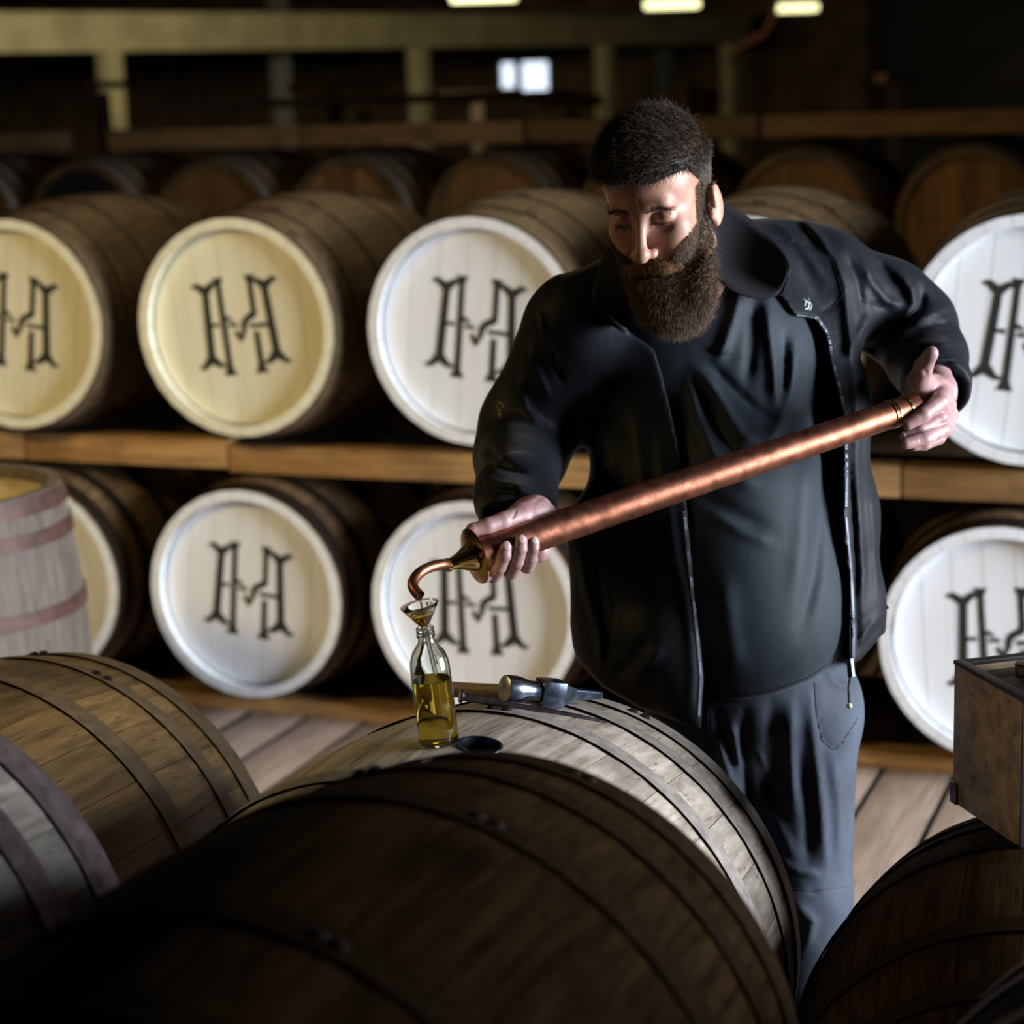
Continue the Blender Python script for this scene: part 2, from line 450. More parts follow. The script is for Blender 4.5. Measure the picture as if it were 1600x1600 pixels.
bm = bmesh.new(); add_box(bm, (0, 11, 2.95), (30, 34, 0.1)); ceil = struct('ceiling', bm_mesh('ceiling', bm), M['plaster'])
jm = box_mesh('joist', (0.09, 26.0, 0.18), 0.004)
M['joist'] = wood('dark_joist', (0.05, 0.028, 0.012), (0.16, 0.09, 0.04), axis=1)
for i in range(-14, 14):
    o = link('joist', jm, M['joist'], ceil); o.location = rack_pt(i * 0.75, 14.5, 2.81); o.rotation_euler = (0, 0, YAW)
bm = bmesh.new(); add_box(bm, (-9.0, 9, 1.45), (0.2, 34, 3.0)); struct('wall_left', bm_mesh('wall_left', bm), M['plaster'])
bm = bmesh.new(); add_box(bm, (0, 25.5, 1.45), (30, 0.3, 3.0)); struct('wall_back', bm_mesh('wall_back', bm), M['stone'])
bm = bmesh.new(); add_box(bm, (0, -7.0, 1.45), (30, 0.2, 3.0)); struct('wall_front', bm_mesh('wall_front', bm), M['plaster'])
# right-hand wall with the wide doorway the daylight enters by
DY0, DY1, DZ = 1.25, 3.45, 2.65
bm = bmesh.new()
add_box(bm, (4.6, (-7 + DY0) / 2, 1.45), (0.3, DY0 + 7, 3.0))
add_box(bm, (4.6, (DY1 + 26) / 2, 1.45), (0.3, 26 - DY1, 3.0))
add_box(bm, (4.6, (DY0 + DY1) / 2, (DZ + 2.95) / 2), (0.3, DY1 - DY0, 2.95 - DZ))
struct('wall_right', bm_mesh('wall_right', bm), M['plaster'])

# ================================================================== CASKS
def cask_profile(Rb, Rh, L):
    return lambda s: Rb - (Rb - Rh) * abs(s) ** 1.8

_cache = {}
def stave_mesh(Rb, Rh, L, n, lod, painted):
    key = ('stave', Rb, Rh, L, n, lod, painted)
    if key in _cache: return _cache[key]
    R = cask_profile(Rb, Rh, L)
    t = 0.030
    nl = (6, 12, 26)[lod]; na = (1, 2, 3)[lod]
    half = math.pi / n - 0.0006 / Rb
    v = []; f = []; mi = []
    ss = [-1 + 2 * i / nl for i in range(nl + 1)]
    for s in ss:
        r = R(s)
        for side in (0, 1):
            rr = r if side == 0 else r - t
            for k in range(na + 1):
                a = -half + 2 * half * k / na
                drop = 0.0
                if side == 0 and (k == 0 or k == na): drop = 0.0008
                v.append(((rr - drop) * math.sin(a), s * L / 2, (rr - drop) * math.cos(a)))
    W = 2 * (na + 1)
    for i in range(nl):
        a = i * W; b = a + W
        for k in range(na):
            f.append((a + k, a + k + 1, b + k + 1, b + k)); mi.append(0)
            f.append((a + na + 1 + k + 1, a + na + 1 + k, b + na + 1 + k, b + na + 1 + k + 1)); mi.append(1 if painted and i == 0 else 0)
        f.append((a + na + 1, a, b, b + na + 1)); mi.append(0)
        f.append((a + na, a + W - 1, b + W - 1, b + na)); mi.append(0)
    f.append(tuple(list(range(0, na + 1))[::-1] + list(range(na + 1, W)))); mi.append(1 if painted else 0)
    o = nl * W
    f.append(tuple(list(range(o, o + na + 1)) + list(range(o + na + 1, o + W))[::-1])); mi.append(0)
    me = mesh('stave', v, f, True, mi); sharp(me, 38)
    _cache[key] = me
    return me

def hoop_mesh(Rb, Rh, L, s0, wdt, lod):
    key = ('hoop', Rb, Rh, L, round(s0, 3), wdt, lod)
    if key in _cache: return _cache[key]
    R = cask_profile(Rb, Rh, L)
    y0, y1 = s0 * L / 2 - wdt / 2, s0 * L / 2 + wdt / 2
    r0, r1 = R(y0 / (L / 2)), R(y1 / (L / 2))
    t = 0.0036
    prof = [(r0 + .0005, y0), (r0 + t, y0), (r1 + t, y1), (r1 + .0005, y1)]
    me = lathe('hoop', prof, (48, 72, 128)[lod], 'Z', close=True)
    me.transform(Matrix.Rotation(-math.pi / 2, 4, 'X'))   # axis Z -> Y
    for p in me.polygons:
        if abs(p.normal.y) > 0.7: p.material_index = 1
    _cache[key] = me
    return me

def rivet_mesh():
    if 'rivet' in _cache: return _cache['rivet']
    bm = bmesh.new(); bmesh.ops.create_uvsphere(bm, u_segments=8, v_segments=4, radius=0.0085, matrix=Matrix.Diagonal((1, 1, 0.5, 1)))
    _cache['rivet'] = bm_mesh('rivet', bm); return _cache['rivet']

def head_boards(Rh, n=7, t=0.022):
    key = ('boards', Rh, n)
    if key in _cache: return _cache[key]
    R = Rh - 0.0305; out = []
    w_ = 2 * R / n
    for i in range(n):
        x0 = -R + i * w_ + 0.0007; x1 = -R + (i + 1) * w_ - 0.0007
        top = []; bot = []
        m = 9
        for k in range(m):
            x = x0 + (x1 - x0) * k / (m - 1); z = math.sqrt(max(R * R - x * x, 1e-8))
            top.append((x, z)); bot.append((x, -z))
        poly = bot + top[::-1]
        bm = bmesh.new()
        vs = [bm.verts.new((x, 0, z)) for x, z in poly]
        fc = bm.faces.new(vs)
        r = bmesh.ops.extrude_face_region(bm, geom=[fc])
        bmesh.ops.translate(bm, verts=[e for e in r['geom'] if isinstance(e, bmesh.types.BMVert)], vec=(0, t, 0))
        bmesh.ops.remove_doubles(bm, verts=bm.verts, dist=1e-5)
        out.append(bm_mesh('head_board', bm, False))
    _cache[key] = out
    return out

def poly_prism(bm, pts, y0, y1):
    a = [bm.verts.new((x, y0, z)) for x, z in pts]; b = [bm.verts.new((x, y1, z)) for x, z in pts]
    n = len(pts)
    bm.faces.new(a[::-1]); bm.faces.new(b)
    for i in range(n): bm.faces.new((a[i], a[(i + 1) % n], b[(i + 1) % n], b[i]))

def monogram_mesh(k=1.0):
    """interlaced double-H monogram, drawn in the head's x-z plane (metres), local -Y faces out"""
    if ('mono', k) in _cache: return _cache[('mono', k)]
    bm = bmesh.new()
    def P(pts, flip=False):
        q = [(-x * k if flip else x * k, z * k) for x, z in pts]
        if flip: q = q[::-1]
        poly_prism(bm, q, -0.0012, 0.0)
    for fl in (False, True):
        # outer stem with forked serifs
        st = [(-.1085, .098), (-.129, .119), (-.137, .116), (-.140, .127), (-.122, .133), (-.098, .120), (-.075, .133), (-.058, .129), (-.061, .117), (-.069, .118),
              (-.0865, .098), (-.0950, -.080), (-.076, -.105), (-.064, -.108), (-.062, -.117), (-.084, -.119), (-.108, -.106), (-.134, -.122), (-.150, -.118), (-.149, -.109), (-.138, -.108), (-.1190, -.080)]
        P(st, fl)
    def inner(x, top, bot, zt, zb):
        return [(x - .0080, zt - .022), (x - .018, zt), (x + .018, zt), (x + .0080, zt - .022), (x + .0090, zb + .026), (x + .021, zb), (x - .021, zb), (x - .0090, zb + .026)]
    P(inner(-.052, 0, 0, .143, -.143))
    # right inner stem, broken where it sweeps into the middle
    P([(.0440, .121), (.034, .143), (.070, .143), (.0600, .121), (.0600, .028), (.052, .018), (.032, .010), (.022, -.002), (.020, -.017), (.004, -.045), (-.002, -.050), (-.021, -.022), (-.012, -.012), (-.001, -.028), (.005, -.018), (.006, .005), (.017, .022), (.035, .032), (.0440, .038)])
    P([(.0435, -.022), (.0600, -.022), (.0612, -.117), (.073, -.143), (.031, -.143), (.0435, -.117)])
    P([(-.098, .012), (-.098, .001), (-.067, .001), (-.067, .012)])
    P([(-.046, .032), (-.030, .026), (-.018, .012), (-.030, .014), (-.046, .019)])
    P([(-.036, .008), (-.036, -.003), (-.005, -.003), (-.009, .008)])
    P([(.029, .001), (.038, -.011), (.098, -.011), (.098, .001)])
    me = bm_mesh('monogram', bm, False)
    _cache[('mono', k)] = me
    return me

def cask(name, loc, yaw, Rb, Rh, L, label, stave_m, hoop_m, lod=1, n=28, face=None, mono=False, mono_rot=0.0, hoops=None, group=None,
         upright=False, rivets=True, back_head=False, roll=0.0, skip=None, category='cask'):
    if upright:
        Mx = Matrix.Translation(loc) @ Matrix.Rotation(roll, 4, 'Z') @ Matrix.Rotation(math.radians(-90), 4, 'X')   # local -Y -> up
    else:
        Mx = Matrix.Translation(loc) @ Matrix.Rotation(-yaw, 4, 'Z')
    root = empty(name, M=Mx)
    tag(root, label, category, group)
    painted = face is not None and mono
    sm = stave_mesh(Rb, Rh, L, n, lod, painted)
    for i in range(n):
        if skip and i in skip: continue
        o = link('stave', sm, [], root)
        o.rotation_euler = (0, 2 * math.pi * i / n + roll, 0)
        if not sm.materials:
            sm.materials.append(stave_m)
            if painted: sm.materials.append(face)
        o.material_slots[0].link = 'OBJECT'; o.material_slots[0].material = stave_m
        if painted:
            o.material_slots[1].link = 'OBJECT'; o.material_slots[1].material = face
    R = cask_profile(Rb, Rh, L)
    for s0, wdt in (hoops or ((-.925, .05), (-.70, .038), (-.34, .038), (.34, .038), (.70, .038), (.925, .05))):
        hm = hoop_mesh(Rb, Rh, L, s0, wdt, lod)
        o = link('hoop', hm, [], root)
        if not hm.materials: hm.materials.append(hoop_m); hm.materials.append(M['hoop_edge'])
        o.material_slots[0].link = 'OBJECT'; o.material_slots[0].material = hoop_m
        if rivets:
            rm = rivet_mesh()
            a0 = 0.35 * math.sin(s0 * 9 + loc[0] * 5) + (0.25 if lod < 2 else -0.05)
            for k in (0, 1):
                rv = link('rivet', rm, M['hoop'], o)
                a = a0 + k * 0.055
                r = R(s0) + 0.004
                rv.matrix_local = Matrix.Rotation(a, 4, 'Y') @ Matrix.Translation((0, s0 * L / 2, r))
    fm = face or M['head_orange']
    Rin = Rh
    for sgn in ((-1, 1) if back_head else (-1,)):
        for bmh in head_boards(Rin):
            o = link('head_board', bmh, [], root)
            if not bmh.materials: bmh.materials.append(fm)
            o.material_slots[0].link = 'OBJECT'; o.material_slots[0].material = fm
            y = -L / 2 + 0.034 if sgn < 0 else L / 2 - 0.056
            o.matrix_local = Matrix.Translation((0, y, 0)) @ Matrix.Rotation(-mono_rot, 4, 'Y')
    if mono:
        o = link('monogram', monogram_mesh(Rh / 0.31 * 0.98), M['black_paint'], root)
        o.matrix_local = Matrix.Translation((0, -L / 2 + 0.0338, 0.005)) @ Matrix.Rotation(-mono_rot, 4, 'Y')
    return root

# rack casks with painted heads. u along the rack (front head plane is v = VF)
VF = 5.10
RR, RHD, RL = 0.355, 0.31, 0.90
ZU, ZL = CAMH - 0.664, CAMH - 1.442
upper = [(-4.30, 'cream', 0.05), (-3.56, 'cream', -0.13), (-2.814, 'cream', 0.10), (-2.088, 'white', -0.10), (-1.352, 'white', 0.05), (-0.616, 'white', -0.11), (0.13, 'white', 0.06)]
lower = [(-3.57, 'white', 0.2), (-2.833, 'white', -0.095), (-2.114, 'white', 0.02), (-1.39, 'white', 0.1), (-0.672, 'white', 0.07), (0.05, 'white', 0.0)]
lab_u = {-3.56: 'upper rack cask cut by the left edge, cream head with black monogram',
         -2.814: 'upper rack cask with cream head and whole black monogram leaning left',
         -2.088: 'upper rack cask with white head partly behind the man\'s right shoulder',
         -1.352: 'upper rack cask hidden behind the man\'s head and left shoulder, brown back showing',
         -0.616: 'upper rack cask with white head behind the man\'s left elbow',
         -4.30: 'upper rack cask beyond the left edge', 0.13: 'upper rack cask beyond the right edge'}
lab_l = {-2.833: 'lower rack cask with white head and whole monogram beside the upright cask',
         -2.114: 'lower rack cask with white head behind the copper spout and glass bottle',
         -1.39: 'lower rack cask hidden behind the man\'s jacket and trousers',
         -0.672: 'lower rack cask with white head behind the wooden box at right',
         -3.57: 'lower rack cask in the dark behind the upright cask', 0.05: 'lower rack cask beyond the right edge'}
for lst, zc, labs, grp in ((upper, ZU, lab_u, 'monogrammed casks on the upper rack'), (lower, ZL, lab_l, 'monogrammed casks on the lower rack')):
    for u, fc, rot in lst:
        if u in (-4.30, 0.13, 0.05): continue
        p = rack_pt(u, VF + RL / 2, zc)
        cask('whisky_cask', p, 0.372, RR, RHD, RL, labs[u], M['stave_brown'], M['hoop_gold'] if zc > 1 else M['hoop'], 1, 28, M[fc], True, rot, group=grp, roll=u * 3.0)

# rack rails (two running lengths per tier, butt-jointed) and floor runners
def beam(name, p0, p1, h, d, mat, label=None, cat=None, group=None, parent=None, kind=None):
    p0, p1 = Vector(p0), Vector(p1)
    L_ = (p1 - p0).length
    me = box_mesh(name, (L_, d, h), 0.006)
    o = link(name, me, mat, parent)
    x = (p1 - p0).normalized(); z = Vector((0, 0, 1)); y = z.cross(x).normalized(); z = x.cross(y)
    Mx = Matrix((x, y, z)).transposed().to_4x4(); Mx.translation = (p0 + p1) / 2
    o.matrix_world = Mx
    if label: tag(o, label, cat, group, kind)
    return o

def R_at(v):    # radius of a rack cask at distance v behind its front head plane
    return RR - (RR - RHD) * abs((v - RL / 2) / (RL / 2)) ** 1.8
rz = ZU - R_at(0.19) - 0.0045
VB = 0.10
segs = [(-4.9, -3.62, .0), (-3.615, -2.92, .0), (-2.915, -1.72, -.012), (-1.715, -0.95, 0.0), (-0.945, 0.9, 0.0)]
labs = ['pale rack rail under the first cream-headed cask', 'short orange rack rail just right of the upright cask', 'long brown rack rail running behind the man\'s right arm',
        'rack rail behind the man at waist height', 'long orange rack rail with pale top edge right of the man']
for (a, b, dz), lb in zip(segs, labs):
    beam('rack_rail', rack_pt(a, VF + VB + 0.045, rz - 0.042 + min(dz, 0)), rack_pt(b, VF + VB + 0.045, rz - 0.042 + min(dz, 0)), 0.084, 0.09, M['rack_timber'], lb, 'rail', 'front rails of the upper tier')
rzb = ZU - R_at(0.71) - 0.0045
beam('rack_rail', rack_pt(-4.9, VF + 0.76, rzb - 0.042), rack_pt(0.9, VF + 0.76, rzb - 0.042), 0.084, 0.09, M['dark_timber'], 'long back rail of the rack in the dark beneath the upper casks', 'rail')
zf = ZL - R_at(0.19) - 0.0045
for (a, b, lb) in ((-4.9, -1.9, 'reddish floor runner under the lower casks left of the man'), (-1.89, 0.9, 'orange floor runner under the lower casks right of the man')):
    beam('floor_runner', rack_pt(a, VF + VB + 0.045, zf / 2), rack_pt(b, VF + VB + 0.045, zf / 2), zf, 0.09, M['rack_timber'], lb, 'beam', 'floor runners of the rack')
zfb = ZL - R_at(0.71) - 0.0045
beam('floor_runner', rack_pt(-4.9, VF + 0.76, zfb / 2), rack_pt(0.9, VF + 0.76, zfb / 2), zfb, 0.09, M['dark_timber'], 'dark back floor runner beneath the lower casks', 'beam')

# ------------------------------------------------------------------ casks in the foreground
FG = dict(n=30)
caskA = cask('whisky_cask', (-0.100, 2.67, 0.114 + 0.42), 0.468, 0.42, 0.361, 0.84, 'pale grey weathered cask with open bung hole carrying the bottle and hammer',
             M['stave_grey'], M['hoop_grey'], 2, 30, M['head_orange'], hoops=((-.93, .05), (-.72, .035), (-.36, .035), (.40, .036), (.70, .034), (.925, .046)), back_head=True, skip=[0], roll=0.125)
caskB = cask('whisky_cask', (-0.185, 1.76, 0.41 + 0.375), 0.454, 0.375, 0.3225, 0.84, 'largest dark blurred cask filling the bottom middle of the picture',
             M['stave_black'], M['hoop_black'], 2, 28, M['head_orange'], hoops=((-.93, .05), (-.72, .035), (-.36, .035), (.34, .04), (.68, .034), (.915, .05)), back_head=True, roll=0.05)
caskC = cask('whisky_cask', (-0.945, 3.02, 0.055 + 0.44), 0.43, 0.44, 0.378, 0.93, 'golden brown cask with black-edged hoops in front of the upright cask',
             M['stave_golden'], M['hoop_gold'], 2, 30, M['head_orange'], hoops=((-.93, .05), (-.72, .035), (-.36, .035), (.36, .045), (.72, .034), (.93, .046)), back_head=True, roll=0.1)
caskD = cask('whisky_cask', (-0.914, 1.985, 0.433 + 0.375), 0.45, 0.375, 0.3225, 0.83, 'greyish cask with broad steel hoops at the lower left corner',
             M['stave_greyer'], M['hoop_purple'], 2, 28, M['head_orange'], hoops=((-.93, .05), (-.72, .035), (-.36, .035), (.30, .045), (.64, .045), (.92, .055)), back_head=True, roll=0.1)
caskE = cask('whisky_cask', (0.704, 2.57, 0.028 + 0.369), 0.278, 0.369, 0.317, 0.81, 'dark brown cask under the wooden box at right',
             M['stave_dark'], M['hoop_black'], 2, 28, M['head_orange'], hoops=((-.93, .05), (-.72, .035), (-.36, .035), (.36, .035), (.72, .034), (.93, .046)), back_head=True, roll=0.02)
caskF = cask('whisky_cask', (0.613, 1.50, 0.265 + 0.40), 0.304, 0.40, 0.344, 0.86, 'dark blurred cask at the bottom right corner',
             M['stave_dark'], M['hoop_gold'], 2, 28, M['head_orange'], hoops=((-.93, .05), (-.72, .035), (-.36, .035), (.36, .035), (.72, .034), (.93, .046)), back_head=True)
caskG = cask('whisky_cask', (-1.42, 4.92, 0.45), 0, 0.36, 0.315, 0.90, 'upright pale cask with rusty red hoops standing at the left edge',
             M['stave_pale'], M['hoop_rust'], 2, 26, M['head_pale'], hoops=((-.945, .042), (-.77, .036), (-.36, .036), (.36, .035), (.77, .034), (.945, .046)), upright=True, roll=0.6)

# the crest stave of cask A, with the bung hole cut through it
def bung_stave():
    sm = stave_mesh(0.42, 0.361, 0.84, 30, 2, False).copy()
    o = link('stave', sm, M['stave_grey'])
    bm = bmesh.new(); bmesh.ops.create_cone(bm, cap_ends=True, segments=28, radius1=0.030, radius2=0.030, depth=0.2, matrix=Matrix.Translation((0, 0.0, 0.42)))
    cm = bpy.data.meshes.new('cut'); bm.to_mesh(cm); bm.free()
    co = bpy.data.objects.new('cut', cm); C.objects.link(co)
    md = o.modifiers.new('b', 'BOOLEAN'); md.operation = 'DIFFERENCE'; md.object = co; md.solver = 'EXACT'
    dg = bpy.context.evaluated_depsgraph_get()
    me = bpy.data.meshes.new_from_object(o.evaluated_get(dg))
    o.modifiers.clear(); o.data = me
    bpy.data.objects.remove(co); bpy.data.meshes.remove(cm)
    o.parent = caskA
    o.rotation_euler = (0, 0.125, 0)
    o.material_slots[0].link = 'OBJECT'; o.material_slots[0].material = M['stave_grey']
    # metal bush lining the hole, and the dark inside
    r = lathe('bung_bush', [(0.0285, -0.034), (0.0285, 0.0005), (0.0315, 0.0012), (0.0320, 0.0), (0.0298, -0.001), (0.0298, -0.034)], 32, close=True)
    b = link('bung_bush', r, M['steel'], caskA)
    b.matrix_local = Matrix.Rotation(0.125, 4, 'Y') @ Matrix.Translation((0, 0, 0.42))
    tag(b, 'steel bush around the bung hole')
bung_stave()

# timber stillage under the raised casks (their lower halves are out of view)
def stillage(cx, cy, yaw, Rb, Rh, L, z_under, label):
    R = cask_profile(Rb, Rh, L)
    ax = Vector((math.sin(yaw), math.cos(yaw), 0)); rt = Vector((math.cos(yaw), -math.sin(yaw), 0))
    root = empty('stillage', (cx, cy, 0)); tag(root, label, 'stillage')
    for s in (-0.52, 0.52):
        zt = z_under + Rb - R(abs(s) - 0.11) - 0.0045
        base = ax * (s * L / 2)
        if zt > 0.2:
            for k in (-1, 1):
                beam('post', base + rt * (k * 0.25) + Vector((0, 0, 0)), base + rt * (k * 0.25) + Vector((0, 0, 0.001)), 0.09, 0.09, M['dark_timber'], parent=root) if False else None
                me = box_mesh('post', (0.09, 0.09, zt - 0.09), 0.004)
                o = link('post', me, M['dark_timber'], root); o.location = base + rt * (k * 0.25) + Vector((0, 0, (zt - 0.09) / 2)); o.rotation_euler = (0, 0, -yaw)
            me = box_mesh('rail', (0.66, 0.09, 0.09), 0.004)
            o = link('rail', me, M['dark_timber'], root); o.location = base + Vector((0, 0, zt - 0.045)); o.rotation_euler = (0, 0, -yaw)
        else:
            me = box_mesh('rail', (0.60, 0.08, zt), 0.004)
            o = link('rail', me, M['dark_timber'], root); o.location = base + Vector((0, 0, zt / 2)); o.rotation_euler = (0, 0, -yaw)
    return root
stillage(-0.100, 2.67, 0.468, 0.42, 0.361, 0.84, 0.114, 'low timber stillage beneath the pale grey cask')
stillage(-0.185, 1.76, 0.454, 0.375, 0.3225, 0.84, 0.41, 'tall timber stillage beneath the largest dark cask')
stillage(-0.945, 3.02, 0.43, 0.44, 0.378, 0.93, 0.055, 'low timber stillage beneath the golden brown cask')
stillage(-0.914, 1.985, 0.45, 0.375, 0.3225, 0.83, 0.433, 'timber stillage beneath the lower left cask')
stillage(0.704, 2.57, 0.278, 0.369, 0.317, 0.81, 0.028, 'thin timber stillage beneath the cask with the box')
stillage(0.613, 1.50, 0.304, 0.40, 0.344, 0.86, 0.265, 'timber stillage beneath the bottom right cask')

# ================================================================== SIGNED-DISTANCE MODELLING (numpy) for body and cloth
class Field:
    """distance field on a regular grid; smooth unions of tapered limbs and ellipsoids, meshed with surface nets"""
    def __init__(s, lo, hi, h):
        s.lo = np.array(lo, float); s.h = h
        s.n = np.ceil((np.array(hi) - s.lo) / h).astype(int) + 1
        s.V = np.full(s.n, 0.06, np.float32)
        s.ax = [(s.lo[i] + h * np.arange(s.n[i])).astype(np.float32) for i in range(3)]
    def block(s, lo, hi):
        a = np.clip(np.floor((np.array(lo) - s.lo) / s.h).astype(int), 0, s.n)
        b = np.clip(np.ceil((np.array(hi) - s.lo) / s.h).astype(int) + 1, 0, s.n)
        sl = tuple(slice(a[i], b[i]) for i in range(3))
        X = s.ax[0][sl[0]][:, None, None]; Y = s.ax[1][sl[1]][None, :, None]; Z = s.ax[2][sl[2]][None, None, :]
        return sl, X, Y, Z
    def _comb(s, sl, d, k, sub=False):
        A = s.V[sl]
        if sub:
            d = -d
            if k > 0:
                h = np.maximum(k - np.abs(A - d), 0) / k
                s.V[sl] = np.maximum(A, d) + h * h * k * 0.25
            else: s.V[sl] = np.maximum(A, d)
        else:
            if k > 0:
                h = np.maximum(k - np.abs(A - d), 0) / k
                s.V[sl] = np.minimum(A, d) - h * h * k * 0.25
            else: s.V[sl] = np.minimum(A, d)
    def cone(s, a, b, ra, rb, k=0.01, sub=False):
        a = np.asarray(a, np.float32); b = np.asarray(b, np.float32)
        m = max(ra, rb) + 0.03 + k
        sl, X, Y, Z = s.block(np.minimum(a, b) - m, np.maximum(a, b) + m)
        if s.V[sl].size == 0: return
        ab = b - a; L2 = float(ab @ ab) + 1e-12
        t = np.clip(((X - a[0]) * ab[0] + (Y - a[1]) * ab[1] + (Z - a[2]) * ab[2]) / L2, 0, 1)
        d = np.sqrt((X - a[0] - t * ab[0]) ** 2 + (Y - a[1] - t * ab[1]) ** 2 + (Z - a[2] - t * ab[2]) ** 2) - (ra + (rb - ra) * t)
        s._comb(sl, d, k, sub)
    def ball(s, a, r, k=0.01, sub=False): s.cone(a, np.asarray(a) + 1e-5, r, r, k, sub)
    def ell(s, c, r, k=0.01, R=None, sub=False):
        c = np.asarray(c, np.float32); r = np.asarray(r, np.float32)
        m = float(r.max()) + 0.03 + k
        if R is None: sl, X, Y, Z = s.block(c - r - 0.03 - k, c + r + 0.03 + k)
        else: sl, X, Y, Z = s.block(c - m, c + m)
        if s.V[sl].size == 0: return
        x, y, z = X - c[0], Y - c[1], Z - c[2]
        if R is not None:
            R = np.asarray(R, np.float32)      # rows: local axes
            x, y, z = (R[0, 0] * x + R[0, 1] * y + R[0, 2] * z, R[1, 0] * x + R[1, 1] * y + R[1, 2] * z, R[2, 0] * x + R[2, 1] * y + R[2, 2] * z)
        k0 = np.sqrt((x / r[0]) ** 2 + (y / r[1]) ** 2 + (z / r[2]) ** 2) + 1e-6
        k1 = np.sqrt((x / r[0] ** 2) ** 2 + (y / r[1] ** 2) ** 2 + (z / r[2] ** 2) ** 2) + 1e-6
        s._comb(sl, k0 * (k0 - 1) / k1, k, sub)
    def band(s, w=0.04):
        return np.nonzero(np.abs(s.V) < w)
    def pts(s, I): return s.ax[0][I[0]], s.ax[1][I[1]], s.ax[2][I[2]]
    def stroke(s, P, w, amp, k=None):
        """raise (amp<0) or press (amp>0) the surface along a 3-D polyline"""
        P = np.asarray(P, np.float32)
        sl, X, Y, Z = s.block(P.min(0) - 3 * w, P.max(0) + 3 * w)
        if s.V[sl].size == 0: return
        best = None
        for a, b in zip(P[:-1], P[1:]):
            ab = b - a; t = np.clip(((X - a[0]) * ab[0] + (Y - a[1]) * ab[1] + (Z - a[2]) * ab[2]) / (float(ab @ ab) + 1e-12), 0, 1)
            d = (X - a[0] - t * ab[0]) ** 2 + (Y - a[1] - t * ab[1]) ** 2 + (Z - a[2] - t * ab[2]) ** 2
            best = d if best is None else np.minimum(best, d)
        s.V[sl] += (amp * np.exp(-best / (w * w))).astype(np.float32)
    def folds(s, strokes, zmax=9.0):
        """cloth folds: strokes seen from the front, [(points px, width px, amp m), ...], on the front side only"""
        for P, wpx, amp in strokes:
            P = np.asarray(P, np.float32)
            lo = P.min(0) - 3 * wpx; hi = P.max(0) + 3 * wpx
            zr = (s.lo[2], min(zmax, s.lo[2] + s.h * s.n[2]))
            c = np.array([pc(x, y, z) for x in (lo[0], hi[0]) for y in (lo[1], hi[1]) for z in zr])
            sl, X, Y, Z = s.block(c.min(0), c.max(0))
            if s.V[sl].size == 0: continue
            B = s.V[sl]
            I = np.nonzero(np.abs(B) < 0.03)
            if len(I[0]) == 0: continue
            x = s.ax[0][sl[0]][I[0]]; y = s.ax[1][sl[1]][I[1]]; z = s.ax[2][sl[2]][I[2]]
            px = 800 + FPX * x / z; py = 800 - FPX * y / z
            best = np.full(px.shape, 1e9, np.float32); tt = np.zeros_like(best)
            n = len(P) - 1
            for i, (a, b) in enumerate(zip(P[:-1], P[1:])):
                ab = b - a; t = np.clip(((px - a[0]) * ab[0] + (py - a[1]) * ab[1]) / (float(ab @ ab) + 1e-9), 0, 1)
                d = (px - a[0] - t * ab[0]) ** 2 + (py - a[1] - t * ab[1]) ** 2
                u = d < best
                best[u] = d[u]; tt[u] = (i + t[u]) / n
            fade = np.clip(np.minimum(tt, 1 - tt) * 4 + 0.25, 0, 1)
            B[I] += amp * fade * np.exp(-best / wpx ** 2)
            s.V[sl] = B
    def cut_poly(s, poly, keep_inside, zmax=9.0, zmin=0.0, px_m=0.00105, soft=0.004):
        poly = np.asarray(poly, np.float32)
        I = np.nonzero(s.V < 0.03)
        x, y, z = s.pts(I)
        mk = (z < zmax) & (z > zmin)
        I = tuple(i[mk] for i in I); x = x[mk]; y = y[mk]; z = z[mk]
        px = 800 + FPX * x / z; py = 800 - FPX * y / z
        inside = np.zeros(px.shape, bool); best = np.full(px.shape, 1e9, np.float32)
        n = len(poly)
        for i in range(n):
            a = poly[i]; b = poly[(i + 1) % n]
            c = ((a[1] > py) != (b[1] > py)) & (px < (b[0] - a[0]) * (py - a[1]) / (b[1] - a[1] + 1e-9) + a[0])
            inside ^= c
            ab = b - a; t = np.clip(((px - a[0]) * ab[0] + (py - a[1]) * ab[1]) / (float(ab @ ab) + 1e-9), 0, 1)
            best = np.minimum(best, (px - a[0] - t * ab[0]) ** 2 + (py - a[1] - t * ab[1]) ** 2)
        sd = np.sqrt(best) * px_m * np.where(inside, -1, 1)       # <0 inside
        d = sd if keep_inside else -sd
        A = s.V[I]; h = np.maximum(soft - np.abs(A - d), 0) / soft
        s.V[I] = np.maximum(A, d) + h * h * soft * 0.25
    def smooth(s, it=1):
        V = s.V
        for _ in range(it):
            for ax in range(3):
                a = np.roll(V, 1, ax); b = np.roll(V, -1, ax)
                V = (a + 2 * V + b) * 0.25
        s.V = V
    def nets(s):
        V = s.V; S = V < 0
        c = [V[dx:V.shape[0] - 1 + dx, dy:V.shape[1] - 1 + dy, dz:V.shape[2] - 1 + dz] for dx in (0, 1) for dy in (0, 1) for dz in (0, 1)]
        cnt = sum((q < 0).astype(np.int8) for q in c)
        act = (cnt > 0) & (cnt < 8)
        I = np.nonzero(act)
        ids = np.full(act.shape, -1, np.int32); ids[I] = np.arange(len(I[0]))
        vals = [q[I] for q in c]
        offs = [(dx, dy, dz) for dx in (0, 1) for dy in (0, 1) for dz in (0, 1)]
        acc = np.zeros((len(I[0]), 3)); num = np.zeros(len(I[0]))
